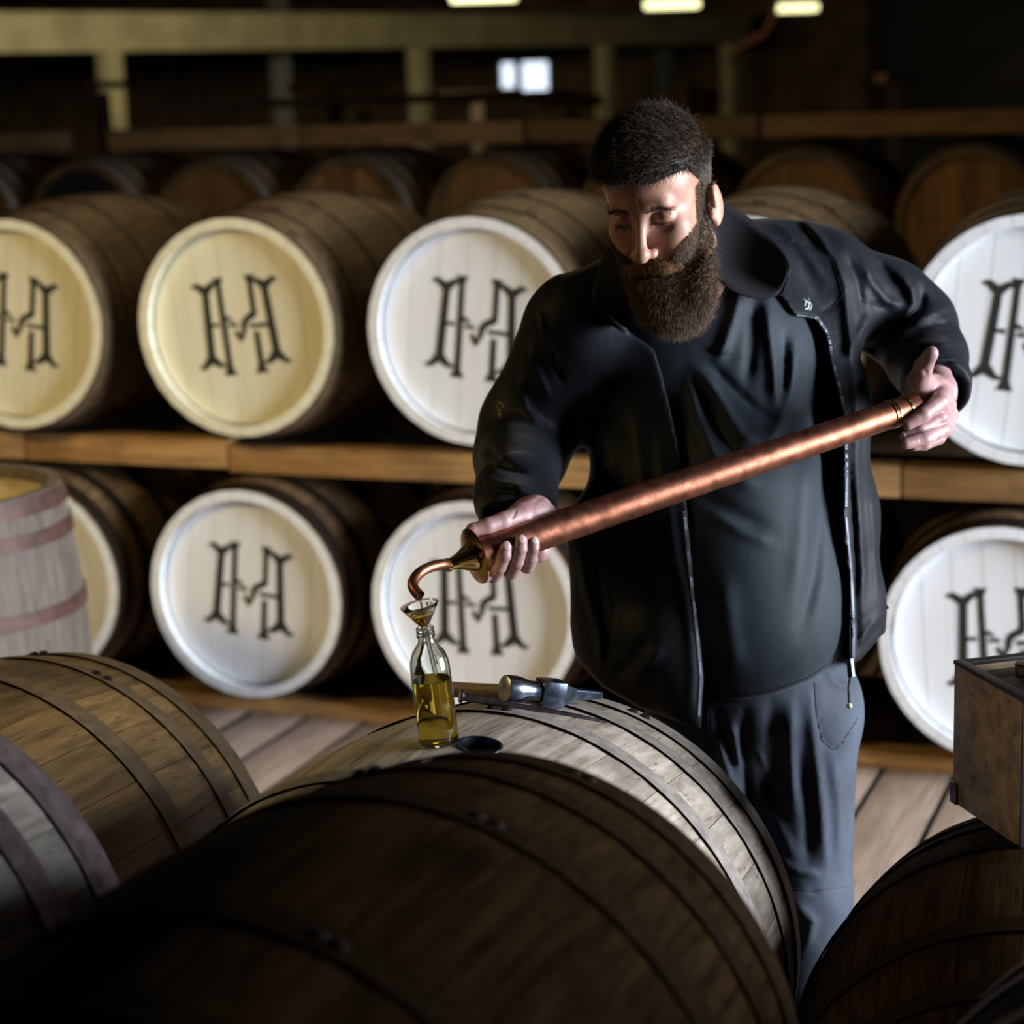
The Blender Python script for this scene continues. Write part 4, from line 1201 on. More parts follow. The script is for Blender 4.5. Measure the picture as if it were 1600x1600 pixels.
def zipper(pts, dx, tree=bj):
    bm = bmesh.new()
    ps = densify(pts, 3.2); prev = None
    for i, (x, y) in enumerate(ps[:-1]):
        h = hit(x + dx, y, tree, 0.0008)
        if h is None: continue
        nx = ps[i + 1]; h2 = hit(nx[0] + dx, nx[1], tree, 0.0008)
        if h2 is None or (h2[0] - h[0]).length > 0.02: continue
        t = (h2[0] - h[0]).normalized(); n_ = h[1]; s_ = t.cross(n_).normalized(); n_ = s_.cross(t)
        R = Matrix((s_, t, n_)).transposed()
        add_box(bm, h[0] - Vector(person_base), (0.0046, 0.0019, 0.0020), R)
    o = link('zip_teeth', bm_mesh('zip_teeth', bm, False), M['zip'], person); o['kind'] = 'stuff'
zipper([(1240, 492), (1272, 497), (1289, 523), (1297, 567), (1308, 609), (1316, 650), (1317, 740), (1316, 807), (1324, 892), (1328, 976), (1328, 1038)], 5)
zipper([(1074, 800), (1084, 900), (1095, 1000), (1100, 1060), (1096, 1124)], -5)
# zip slider with its pull and bead
bm = bmesh.new()
tube_bm(bm, [pw(1328, 1030, 3.24) - person_base, pw(1331, 1058, 3.235) - person_base], [.0062, .0062], 8)
zs = link('zip_slider', bm_mesh('zip_slider', bm), M['steel'], person)
bm = bmesh.new(); tube_bm(bm, [pw(1329, 1055, 3.234) - person_base, pw(1326, 1075, 3.232) - person_base, pw(1327, 1098, 3.232) - person_base], .0022, 8)
link('zip_pull', bm_mesh('zip_pull', bm), M['leather'], person)
bm = bmesh.new(); bmesh.ops.create_uvsphere(bm, u_segments=12, v_segments=8, radius=.0048, matrix=Matrix.Translation(Vector(pw(1327, 1103, 3.232) - person_base)))
link('zip_bead', bm_mesh('zip_bead', bm), M['bone'], person)
# pocket pull at the hip, thread marks
h = hit(1366, 940) or (Vector(pw(1366, 940, 3.4)), None)
bm = bmesh.new(); tube_bm(bm, [pw(1368, 925, 3.40) - person_base, pw(1376, 937, 3.39) - person_base, pw(1388, 951, 3.385) - person_base], [.003, .0045, .002], 8)
link('pocket_pull', bm_mesh('pocket_pull', bm), M['leather'], person)
def thread(name, strokes, mat, r, parent=person):
    bm = bmesh.new()
    for st in strokes:
        P = [hit(x, y, bj, r * .6) for x, y in st]
        P = [q[0] - Vector(person_base) for q in P if q]
        if len(P) > 1: tube_bm(bm, P, r, 5)
    if len(bm.verts): return link(name, bm_mesh(name, bm), mat, parent)
thread('collar_emblem', [[(1256, 467), (1259, 472), (1257, 479)], [(1259, 470), (1264, 474), (1263, 482), (1258, 483)], [(1263, 466), (1265, 473), (1262, 482)], [(1265, 472), (1268, 478), (1265, 485)]], M['white_thread'], .0007)
thread('sleeve_emblem', [[(779, 628), (784, 631), (786, 637), (783, 642), (779, 640), (777, 634), (779, 628)], [(784, 630), (787, 634), (789, 640)], [(780, 640), (782, 646), (778, 651)], [(778, 646), (784, 650), (781, 653)]], M['gold_thread'], .0006)
thread('drawcord', [[(1242, 557), (1237, 563), (1236, 571), (1239, 580)]], M['white_thread'], .0009) if False else None

bt = bvh(trousers); bs = bvh(shirt)
def seam(name, strokes, tree, mat, rr=.0011):
    for st in strokes:
        best = []; run = []
        for x_, y_ in densify(st, 8) + [st[-1]]:
            q = hit(x_, y_, tree, rr * .3)
            if q is None or (run and (q[0] - Vector(person_base) - run[-1]).length > .05): run = []
            if q is not None: run = run + [q[0] - Vector(person_base)]
            if len(run) > len(best): best = run
        if len(best) > 1:
            bm = bmesh.new(); tube_bm(bm, best, rr, 5); link(name, bm_mesh(name, bm), mat, person)
seam('trouser_seam', [[(1272, 1066), (1276, 1120), (1284, 1156), (1304, 1172), (1325, 1146), (1340, 1122)], [(1225, 1386), (1270, 1393), (1325, 1385)], [(1106, 1100), (1106, 1190)]], bt, M['zip_tape'])
seam('jacket_seam', [[(1200, 368), (1240, 378), (1290, 392), (1302, 412), (1318, 462)], [(1318, 462), (1302, 478), (1286, 490)], [(1345, 470), (1380, 480), (1405, 482)], [(935, 860), (938, 930), (948, 1000)]], bj, M['lining'], .0009)
seam('shirt_hem', [[(1104, 1088), (1150, 1087), (1210, 1078), (1262, 1058), (1296, 1036)]], bs, M['lining'], .0009)
# finger nails
def nail(px, py, d, n, up, w_=.0058, l_=.0068):
    bm = bmesh.new(); bmesh.ops.create_uvsphere(bm, u_segments=14, v_segments=8, radius=1.0)
    o = link('finger_nail', bm_mesh('finger_nail', bm), M['nail'], person)
    z = Vector(c2w(np.array(n)) - c2w(np.zeros(3))).normalized(); y = Vector(c2w(np.array(up)) - c2w(np.zeros(3)))
    y = (y - z * y.dot(z)).normalized(); x = y.cross(z)
    Mx = Matrix((x * w_, y * l_, z * .0018)).transposed().to_4x4(); Mx.translation = Vector(pw(px, py, d) - person_base)
    o.matrix_local = Mx
nail(791.5, 852, 2.8852, (.15, .25, -1), (.15, 1, 0)); nail(815.5, 842, 2.8892, (.25, .25, -1), (.1, 1, 0), .0055, .0065); nail(835, 844, 2.8960, (.3, .25, -1), (.1, 1, 0), .005, .006)
nail(1414, 693.5, 3.1695, (-.35, -.1, -1), (-1, .15, 0), .0048, .0052); nail(1411, 681, 3.1895, (-.5, .0, -1), (-1, .2, 0), .0048, .0050)

# ------------------------------------------------------------------ hair and beard: single strands
def strands(name, roots, dirs, lens, rad, mat, bend, seg=3, jitter=.25):
    """roots, dirs in the camera frame; bend = (vector the strand curves toward)"""
    n = len(roots)
    dirs = dirs + rng.normal(0, jitter, dirs.shape); dirs /= np.linalg.norm(dirs, axis=1, keepdims=True)
    bend = np.asarray(bend)
    a = np.cross(dirs, rng.normal(0, 1, dirs.shape)); a /= np.linalg.norm(a, axis=1, keepdims=True); b = np.cross(dirs, a)
    V = []; F = []
    pos = roots.copy(); d = dirs.copy()
    per = 3 * seg + 1
    verts = np.zeros((n, per, 3))
    for i in range(seg):
        r = (rad * (1 - 0.75 * i / seg))[:, None]
        for k in range(3):
            t = 2 * math.pi * k / 3
            verts[:, i * 3 + k] = pos + r * (a * math.cos(t) + b * math.sin(t))
        pos = pos + d * (lens / seg)[:, None]
        d = d + bend * .35 + rng.normal(0, jitter * .6, d.shape); d /= np.linalg.norm(d, axis=1, keepdims=True)
    verts[:, -1] = pos
    fs = []
    for i in range(seg - 1):
        for k in range(3):
            k2 = (k + 1) % 3; A = i * 3
            fs += [(A + k, A + k2, A + 3 + k2), (A + k, A + 3 + k2, A + 3 + k)]
    A = (seg - 1) * 3
    for k in range(3): fs.append((A + k, A + (k + 1) % 3, per - 1))
    fs = np.array(fs)
    F = (fs[None] + (np.arange(n) * per)[:, None, None]).reshape(-1, 3)
    me = fast_mesh(name, c2w(verts.reshape(-1, 3)) - person_base, F, True)
    o = link(name, me, mat, person)
    return o

x, y, z = HP[:, 0], HP[:, 1], HP[:, 2]
# hairline: height on the forehead, temples, sideburns, nape
front = 0.060 - 0.25 * np.abs(x)
hair_mask = np.where(z > 0.035, y > front + 0.012 * np.clip((np.abs(x) - .030) / .025, 0, 1), 0) > 0
side = (z <= 0.040) & (np.abs(x) > 0.045) & (y > np.where(z > 0.012, 0.020 + (z - .012) * 1.0, -0.045 + np.clip(z + .02, 0, 1) * 2.2)) & (z > -0.2)
burn = (z <= 0.022) & (z > 0.000) & (np.abs(x) > .062) & (y > -0.060) & (y <= 0.025)
back = (z < -0.01) & (y > -0.085)
ear = (np.abs(x) > 0.0795) & (y < 0.004) & (y > -0.066) & (z < 0.004) & (z > -0.045)
cap = (hair_mask | side | back | (y > .085)) & ~ear & ~((y < -.02) & (np.abs(x) > .078))
# scalp shell so no skin shines through, displaced outward by the hair's depth
def sel(mask, n):
    idx = np.nonzero(mask)[0]
    return idx[rng.integers(0, len(idx), n)]
# cap mesh
hx = np.clip((HP[:, 1] - 0.02) / 0.08, 0, 1)
thick = np.where(cap, 0.0025 + 0.012 * hx ** 1.2, 0)
e = np.concatenate([HFc[:, [0, 1]], HFc[:, [1, 2]], HFc[:, [2, 3]], HFc[:, [3, 0]]])
for _ in range(6):
    acc = np.bincount(e[:, 0], weights=thick[e[:, 1]], minlength=len(thick)) + np.bincount(e[:, 1], weights=thick[e[:, 0]], minlength=len(thick))
    deg = np.bincount(e[:, 0], minlength=len(thick)) + np.bincount(e[:, 1], minlength=len(thick))
    thick = np.where(cap, 0.5 * thick + 0.5 * acc / np.maximum(deg, 1), 0)
CPs = HP + HN * thick[:, None]
keep = cap[HFc].all(1)
used = np.unique(HFc[keep]); remap = -np.ones(len(HP), int); remap[used] = np.arange(len(used))
hair_cap = pchild('hair', c2w(h2c(CPs[used])), remap[HFc[keep]], [M['hair']]); outward(hair_cap.data)
tag(hair_cap, 'short dark brown hair swept to one side')
def growing(idx, long):
    r = CPs[idx] + rng.normal(0, .0008, (len(idx), 3)); n_ = HN[idx]
    yy_ = HP[idx, 1]; top_ = np.clip((yy_ - 0.035) / 0.05, 0, 1)[:, None]
    flow_top = np.array([-0.35, 0.10, 1.0]); flow_side = np.array([0, -1.0, -0.25])
    d = n_ * (0.42 + 0.25 * top_) + top_ * flow_top * 0.9 + (1 - top_) * flow_side * 0.8
    d /= np.linalg.norm(d, axis=1, keepdims=True)
    L_ = (0.007 + 0.017 * top_[:, 0]) * rng.uniform(.7, 1.25, len(idx)) * long
    return h2c(r), d @ np.stack([HX, HU, HF]), L_
idx = sel(cap, 15000)
isside = HP[idx, 1] < 0.040 + rng.normal(0, .008, len(idx))
sidx = idx[isside & (np.abs(HP[idx, 0]) > .05)]; idx = idx[~(isside & (np.abs(HP[idx, 0]) > .05))]
r, d, L_ = growing(sidx, .9)
h3 = strands('side_hair', r, d, L_, np.full(len(r), .00036), [M['hair_side']], (0, -.25, 0)); h3['kind'] = 'stuff'; tag(h3, 'lighter brown cropped hair on the sides')
r, d, L_ = growing(idx, 1.0)
hs = strands('hair_strands', r, d, L_, np.full(len(r), .00042), [M['hair']], (0, -.25, 0)); hs['kind'] = 'stuff'
idx = sel(burn & ~ear, 700)
hs2 = strands('sideburn', h2c(HP[idx]), (HN[idx] * .5 + np.array([0, -1, .1])) @ np.stack([HX, HU, HF]), rng.uniform(.004, .008, len(idx)), np.full(len(idx), .0003), [M['hair']], (0, -.3, 0)); hs2['kind'] = 'stuff'
# eyebrows
br = (np.abs(x) > .012) & (np.abs(x) < .052) & (z > .06) & (np.abs(y - (0.0125 + .10 * (np.abs(x) - .012) - 2.6 * np.clip(np.abs(x) - .032, 0, 1) ** 1.4)) < .0040)
idx = sel(br, 420)
hb = strands('eyebrows', h2c(HP[idx]), (HN[idx] * .35 + np.stack([np.sign(HP[idx, 0]), .25 * np.ones(len(idx)), 0 * idx], 1)) @ np.stack([HX, HU, HF]), rng.uniform(.005, .009, len(idx)), np.full(len(idx), .00024), [M['hair']], (0, -.1, 0)); hb['kind'] = 'stuff'
lsh = (np.abs(np.abs(x) - .0340) < .0135) & (z > .07) & (np.abs(y + .0125) < .0016)
if lsh.sum() > 5:
    idx = sel(lsh, 160)
    ls_ = strands('eyelashes', h2c(HP[idx]), (HN[idx] + np.array([0, -.5, .3])) @ np.stack([HX, HU, HF]), rng.uniform(.005, .008, len(idx)), np.full(len(idx), .00025), [M['hair']], (0, .0, 0)); ls_['kind'] = 'stuff'

# beard: dense core and strands over it
K = Field(pc(940, 570, 3.1) - np.array([0, 0, .08]), pc(1160, 370, 3.1) + np.array([0, .05, .20]), .0028)
def hp(a): return h2c(np.array(a, float))
K.cone(hp((-.050, -.090, .032)), hp((-.022, -.124, .076)), .016, .020, .02)
K.cone(hp((.058, -.078, .010)), hp((.030, -.120, .068)), .018, .022, .02)
K.cone(hp((-.026, -.120, .070)), hp((.026, -.120, .070)), .016, .016, .02)
K.ell(P_((1046, 462, 3.178)), (.054, .034, .034), .03)
K.ell(P_((1056, 484, 3.170)), (.042, .032, .028), .03)
K.cone(hp((.064, -.052, .016)), hp((.034, -.104, .066)), .010, .018, .02)
K.cone(hp((-.058, -.060, .030)), hp((-.030, -.106, .070)), .008, .014, .02)
K.cone(P_((1106, 400, 3.175)), P_((1096, 456, 3.155)), .010, .022, .02)
KP, KF = K.nets(); KP = relax(KP, KF, 1)
KN = vnormals(KP, KF)
kc = KP.mean(0)
if ((KP - kc) * KN).sum() < 0: KN = -KN
bc = pchild('beard', c2w(KP), KF, [M['beard']]); outward(bc.data)
tag(bc, 'full dark brown beard reaching the chest')
idx = rng.integers(0, len(KP), 22000)
dn = KN[idx] * .75 + np.array([.05, -1.0, -.10])
ln = rng.uniform(.008, .021, len(idx)) * (1 + .3 * (KP[idx, 1] < P_((1050, 470, 3.1))[1]))
kb = strands('beard_strands', KP[idx] - KN[idx] * .002, dn, ln, np.full(len(idx), .00036), [M['beard']], (0, -.35, .0), seg=4, jitter=.32); kb['kind'] = 'stuff'
# jaw and cheek growth on the face itself, thinning upward
xa = np.abs(x)
low = -0.070 + np.clip(xa - .030, 0, 1) * 0.95 + np.where((z < .03), .05, 0)
jaw = (y < low) & (z > -.005) & (y > -.13) & ~((xa < .020) & (y > -.096) & (z > .08)) & (z > .0) & (xa < .0765)
idx = sel(jaw, 14000)
jb = strands('cheek_beard', h2c(HP[idx]), (HN[idx] * .6 + np.array([0, -1.0, .15])) @ np.stack([HX, HU, HF]), rng.uniform(.006, .014, len(idx)), np.full(len(idx), .00035), [M['beard']], (0, -.3, 0)); jb['kind'] = 'stuff'
mst = (xa < .043) & (y < -.0655 - .22 * xa) & (y > -.0815 - .7 * np.clip(xa - .012, 0, 1)) & (z > .068)
idx = sel(mst, 5200)
mo = strands('moustache', h2c(HP[idx]), (HN[idx] * .7 + np.stack([np.sign(HP[idx, 0]) * .6, -1 + 0 * idx, 0 * idx], 1)) @ np.stack([HX, HU, HF]), rng.uniform(.011, .020, len(idx)), np.full(len(idx), .00038), [M['mustache']], (0, -.3, 0)); mo['kind'] = 'stuff'
# ================================================================== THINGS IN AND AROUND THE HANDS
def bvh_of(root, names):
    bpy.context.view_layer.update()
    V = []; F = []
    for o in root.children:
        if o.name.split('.')[0] not in names: continue
        k = len(V)
        V += [o.matrix_world @ v.co for v in o.data.vertices]
        F += [[i + k for i in p.vertices] for p in o.data.polygons]
    return BVHTree.FromPolygons(V, F)
bA = bvh_of(caskA, ('stave', 'hoop'))
def hitA(px, py):
    d = (Vector(pw(px, py, 3.0)) - camo).normalized()
    loc, nn, _, _ = bA.ray_cast(camo, d)
    return loc, (nn if nn.dot(d) < 0 else -nn)
def depth_of(p): return float(w2c(np.array(p))[2])

# ---- copper sampling tube with brass flange and bent spout
T0, T1 = Vector(pw(741, 869, 2.903)), Vector(pw(1432, 634, 3.212))
tdir = (T1 - T0).normalized()
vt = empty('sampling_tube', T0)
tag(vt, 'long copper sampling tube with brass flange and bent spout held in both hands', 'tube')
def zmat(loc, z):
    M_ = Vector(z).to_track_quat('Z', 'Y').to_matrix().to_4x4(); M_.translation = Vector(loc); return M_
def tpart(name, prof, mat, at=0.0, seg=56, close=False):
    o = link(name, lathe(name, prof, seg, close=close), mat, vt)
    o.matrix_local = Matrix.Translation(-T0) @ zmat(T0 + tdir * at, tdir)
    return o
TL = (T1 - T0).length
rA, rB = 0.0245, 0.0212
rt = lambda t: rA + (rB - rA) * t / TL
tpart('tube', [(0.0, 0.001), (rA, 0.001), (rA, 0.004), (rB, TL - .001), (rB - .0015, TL), (0, TL)], M['copper'])
tpart('flange', [(0.0, -.0035), (.012, -.0042), (.030, -.0016), (.0395, -.0006), (.0412, .0000), (.0412, .0012), (.030, .0012), (.0, .0012)], M['brass'])
tpart('spout_cone', [(0.0, -.046), (.0088, -.0455), (.0100, -.0435), (.0100, -.0405), (.0086, -.0390), (.0092, -.0330), (.0125, -.0235), (.0180, -.0135), (.0215, -.0075), (.0225, -.0035), (0, -.0030)], M['brass'])
for a in (TL - .052, TL - .046, TL - .022):
    r_ = rt(a)
    o = tpart('band', [(r_ - .001, -.0022), (r_ + .0014, -.0016), (r_ + .0016, 0), (r_ + .0014, .0016), (r_ - .001, .0022)], M['brass'], a, close=True)
sp = [T0 - tdir * .040, Vector(pw(690, 882, 2.872)), Vector(pw(673, 886, 2.860)), Vector(pw(660, 892, 2.848)), Vector(pw(650, 901, 2.836)), Vector(pw(645, 912, 2.824)), Vector(pw(648, 922, 2.814)), Vector(pw(656, 931, 2.806))]
def catmull(P, n=5):
    out = []
    P = [P[0]] + list(P) + [P[-1]]
    for i in range(1, len(P) - 2):
        for k in range(n):
            t = k / n
            out.append(.5 * ((2 * P[i]) + (P[i + 1] - P[i - 1]) * t + (2 * P[i - 1] - 5 * P[i] + 4 * P[i + 1] - P[i + 2]) * t * t + (3 * P[i] - P[i - 1] - 3 * P[i + 1] + P[i + 2]) * t ** 3))
    out.append(P[-2]); return out
cp = catmull(sp)
bm = bmesh.new()
tube_bm(bm, [p - T0 for p in cp], .0076, 18, False)
d_ = (cp[-1] - cp[-2]).normalized()
tube_bm(bm, [cp[-1] - T0, cp[-1] - d_ * .012 - T0], .0058, 18, False)
for v in bm.verts: pass
o = link('spout', bm_mesh('spout', bm), M['copper'], vt)
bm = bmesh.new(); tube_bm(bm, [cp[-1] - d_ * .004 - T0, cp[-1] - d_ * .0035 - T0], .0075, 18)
link('spout_mouth_shade', bm_mesh('spout_mouth_shade', bm), M['black_hole'], vt)  # black disc stands in for the shade inside the spout
bpy.context.view_layer.update()

# ---- glass bottle, its whisky, funnel
bl, bn = hitA(687, 1162)
ba = (Vector((0, 0, 1)) * .6 + bn * .4 - Vector(RW[:, 0]) * .085).normalized()
bl = bl + ba * 0.0008
Bm = zmat(bl, ba)
bottle = empty('glass_bottle', M=Bm); tag(bottle, 'small clear glass bottle half full of golden whisky beside the bung hole', 'bottle')
o_ = [(0, .0015), (.018, .0010), (.0235, 0), (.0262, .0020), (.0272, .0060), (.0274, .106), (.0262, .118), (.0222, .129), (.0160, .138), (.0120, .1435), (.0112, .148),
      (.0112, .1500), (.0128, .1510), (.0128, .1528), (.0114, .1540), (.0128, .1552), (.0128, .1570), (.0114, .1582), (.0124, .1600), (.0124, .1635), (.0110, .1645)]
i_ = [(.0098, .1645), (.0094, .160), (.0094, .146), (.0105, .1425), (.0142, .1365), (.0202, .1275), (.0242, .117), (.0253, .105), (.0252, .0085), (.0225, .0050), (0, .0060)]
link('glass_body', lathe('glass_body', o_ + i_, 56), M['glass'], bottle)
link('whisky', lathe('whisky', [(0, .0059), (.0226, .0049), (.0253, .0084), (.02535, .092), (.0246, .0910), (0, .0908)], 48), M['whisky'], bottle)
fun = empty('funnel', M=zmat(bl + ba * .164, (ba + Vector(RW[:, 0]) * -.10).normalized())); tag(fun, 'small clear glass funnel standing in the neck of the bottle', 'funnel')
fo = [(.0262, .0315), (.0258, .0325), (.0248, .0322), (.0225, .026), (.0140, .0140), (.0085, .0060), (.0046, .0010), (.0034, -.004), (.0026, -.066), (.0016, -.068), (.0012, -.067), (.0016, -.004), (.0034, .0022), (.0072, .0066), (.0126, .0146), (.0211, .0268), (.0240, .0318)]
fo = [(.0262, .0315), (.0254, .0327), (.0240, .0318), (.0211, .0268), (.0126, .0146), (.0072, .0066), (.0034, .0022), (.0016, -.004), (.0012, -.067), (.0022, -.068), (.0030, -.064), (.0034, -.004), (.0046, .0004), (.0085, .0050), (.0140, .0130), (.0228, .0255)]
fme = lathe('funnel_cone', fo, 48, close=True)
link('funnel_cone', fme, M['glass'], fun)
link('whisky', lathe('whisky', [(0, .0026), (.0036, .0022), (.0074, .0066), (.0128, .0146), (.0160, .0190), (.0155, .0186), (0, .0186)], 40), M['whisky'], fun)
# thin stream from the spout
e0 = cp[-1] + Vector((0, 0, -.001)); top_w = bl + ba * .183
bm = bmesh.new(); tube_bm(bm, [e0, e0 * .6 + top_w * .4 + Vector((0, 0, .001)), top_w + Vector((0, 0, .001))], [.0030, .0018, .0014], 10)
tag(link('whisky_stream', bm_mesh('whisky_stream', bm), M['whisky']), 'thin stream of whisky falling from the copper spout into the funnel', 'liquid')

# ---- steel hammer with an ash handle, lying on the far side of the pale cask
hl, hn = hitA(845, 1104)
dh = depth_of(hl) - .012
H0, H1, H2 = Vector(pw(787, 1077, dh - .022)), Vector(pw(880, 1084, dh + .022)), Vector(pw(941, 1086, dh + .055))
ham = empty('hammer', H0); tag(ham, 'steel cooper\'s hammer with round face and wooden handle on the pale cask', 'hammer')
hd = (H1 - H0).normalized()
def hp_(name, prof, mat, seg=40):
    o = link(name, lathe(name, prof, seg), mat, ham); o.matrix_local = Matrix.Translation(-H0) @ zmat(H0, hd); return o
HL = (H1 - H0).length
hp_('hammer_face', [(0, -.0006), (.0190, 0), (.0208, .0014)], M['steel_face'])
hp_('hammer_neck', [(.0208, .0014), (.0215, .0040), (.0215, .0200), (.0200, .0270), (.0160, .0400), (.0155, .0500), (.0165, .0540), (0, .0545)], M['steel'])
bm = bmesh.new()
Rq = zmat((0, 0, 0), hd).to_3x3()
# line the block's sides up with the vertical
zz = (Vector((0, 0, 1)) - hd * hd.z).normalized(); xx = zz.cross(hd).normalized()
Rq = Matrix((xx, zz, hd)).transposed()
add_box(bm, hd * (HL - .022), (.036, .040, .040), Rq, .006)
link('hammer_block', bm_mesh('hammer_block', bm, True, 25), M['steel'], ham)
bm = bmesh.new()
pd = (H2 - H1); n_ = pd.length; pd.normalize()
vs = []
for t, hw, hh_ in ((-.004, .015, .016), (.010, .011, .012), (.020, .0085, .0085), (n_ - .012, .0060, .0062), (n_ - .003, .0050, .0052), (n_, .003, .0035)):
    c_ = H1 + pd * t - H0
    vs.append([bm.verts.new(c_ + xx * (sx * hw) + zz * (sz * hh_)) for sx, sz in ((-1, -1), (1, -1), (1, 1), (-1, 1))])
for a, b in zip(vs[:-1], vs[1:]):
    for k in range(4): bm.faces.new((a[k], a[(k + 1) % 4], b[(k + 1) % 4], b[k]))
bm.faces.new(vs[0][::-1]); bm.faces.new(vs[-1])
bmesh.ops.bevel(bm, geom=[e for e in bm.edges if abs((e.verts[0].co - e.verts[1].co).normalized().dot(pd)) > .5], offset=.002, segments=2, affect='EDGES')
link('hammer_peen', bm_mesh('hammer_peen', bm), M['steel'], ham)
hb0 = H0 + hd * (HL - .024); hb1 = Vector(pw(694, 1077, dh + .13))
hx = [hb0.lerp(hb1, t) - H0 for t in (0, .3, .6, .85, 1.0)]
tube('hammer_handle', hx, [.0110, .0105, .0108, .0118, .0125], M['handle_wood'], ham, 20)

# ---- long iron spike
s1, n1 = hitA(948, 1131); s2, n2 = hitA(846, 1112)
s1 = s1 + n1 * .0045; s2 = s2 + n2 * .0100
d1, d2 = depth_of(s1), depth_of(s2)
tip = Vector(pw(951, 1129, d1)); mid_ = Vector(pw(846, 1110.5, d2))
hd0 = Vector(pw(722, 1088, d2 + (d2 - d1) * 1.1))
spk = empty('iron_spike', hd0); tag(spk, 'long dark iron spike with a flat round head lying in front of the hammer', 'spike')
sdv = (tip - hd0); SL = sdv.length; sdv.normalize()
o = link('shaft', lathe('shaft', [(0, 0), (.0062, 0), (.0058, SL * .3), (.0062, SL * .62), (.0050, SL * .80), (.0025, SL * .94), (.0004, SL), (0, SL)], 20), M['nail_iron'], spk)
o.matrix_local = Matrix.Translation(-hd0) @ zmat(hd0, sdv)
o = link('spike_head', lathe('spike_head', [(0, -.004), (.0088, -.0036), (.0102, -.0015), (.0098, .0008), (.0065, .0030), (0, .0034)], 24), M['nail_iron'], spk)
o.matrix_local = Matrix.Translation(-hd0) @ zmat(hd0, sdv)

# ---- splinters beside the bottle
for i, (a, b, l, wd, lab) in enumerate((((628, 1168), (652, 1160), .020, .0022, 'pale wood splinter left of the bottle foot, the longer one'), ((640, 1171), (664, 1169), .014, .0017, 'short pale wood splinter nearest the bottle foot'))):
    p0, q0 = hitA(*a); p1, q1 = hitA(*b)
    if p0 is None or p1 is None: continue
    bm = bmesh.new(); tube_bm(bm, [p0 + q0 * .0015, (p0 + p1) / 2 + q0 * .0045, p1 + q1 * .0015], [.0006, wd, .0004], 5)
    tag(link('wood_splinter', bm_mesh('wood_splinter', bm), M['stave_grey']), lab, 'splinter')

# ---- wooden box on the right-hand cask
z0 = 0.757
def at_z(px, py, z):
    d = (Vector(pw(px, py, 3.0)) - camo); t = (z - CAMH) / d.z; return camo + d * t
Nn, Ll = at_z(1594, 1325, z0), at_z(1488, 1252, z0)
ey = (Ll - Nn); DL = ey.length; ey.normalize(); ex = Vector((ey.y, -ey.x, 0)); WX = .34; HB = .212
box = empty('wooden_box', M=axes_matrix(Nn, y=ey, z=(0, 0, 1))); tag(box, 'open brown wooden box with black rim standing on the cask at right', 'box')
t_ = .012
def bpart(name, c, s, mat, bev=.0015):
    o = link(name, box_mesh(name, s, bev), mat, box); o.location = c; return o
bpart('side_panel', (t_ / 2, DL / 2, HB / 2), (t_, DL, HB), M['crate_side'] if 'crate_side' in M else M['crate_wood'])
bpart('side_panel', (WX - t_ / 2, DL / 2, HB / 2), (t_, DL, HB), M['crate_wood'])
bpart('end_panel', (WX / 2, t_ / 2 + .0005, HB / 2), (WX - 2 * t_ - .001, t_, HB), M['crate_wood'])
bpart('end_panel', (WX / 2, DL - t_ / 2 - .0005, HB / 2), (WX - 2 * t_ - .001, t_, HB), M['crate_wood'])
bpart('bottom_panel', (WX / 2, DL / 2, .006), (WX - 2 * t_ - .001, DL - 2 * t_ - .002, .010), M['crate_wood'])
for c, s in (((.007, DL / 2, HB + .0035), (.016, DL + .004, .007)), ((WX - .007, DL / 2, HB + .0035), (.016, DL + .004, .007)), ((WX / 2, .007, HB + .0035), (WX - .030, .016, .007)), ((WX / 2, DL - .007, HB + .0035), (WX - .030, .016, .007))):
    bpart('rim', c, s, M['leather'], .002)
bpart('edge_strip', (.0045, -.0015, HB / 2), (.0125, .0035, HB), M['leather'], .001)
bpart('corner_cap', (-.002, DL - .008, .016), (.004, .020, .032), M['nail_iron'], .0012)
bpart('corner_cap', (.008, DL + .0015, .016), (.018, .004, .032), M['nail_iron'], .0012)
bpart('tray', (WX / 2, DL / 2, .200), (WX - 2 * t_ - .002, DL - 2 * t_ - .002, .004), M['leather'], .001)
for i, (bx, by, lab) in enumerate(((.085, DL - .055, 'dark stoppered bottle in the wooden box, farthest back left'), (.115, DL - .118, 'dark stoppered bottle in the wooden box, nearest the rim corner'), (.20, DL - .07, 'dark stoppered bottle in the wooden box, cut by the right edge'))):
    b = empty('sample_bottle', box.matrix_world @ Vector((bx, by, .0115))); tag(b, lab, 'bottle', 'stoppered bottles in the box'); b.scale = (1, 1, 1.085)
    link('bottle_body', lathe('bottle_body', [(0, 0), (.026, 0), (.028, .003), (.028, .120), (.022, .140), (.011, .150), (.011, .176), (0, .176)], 24), M['leather'], b)
    link('stopper', lathe('stopper', [(0, .176), (.0125, .176), (.0150, .178), (.0150, .190), (.0135, .193), (0, .1935)], 24), M['cork'], b)
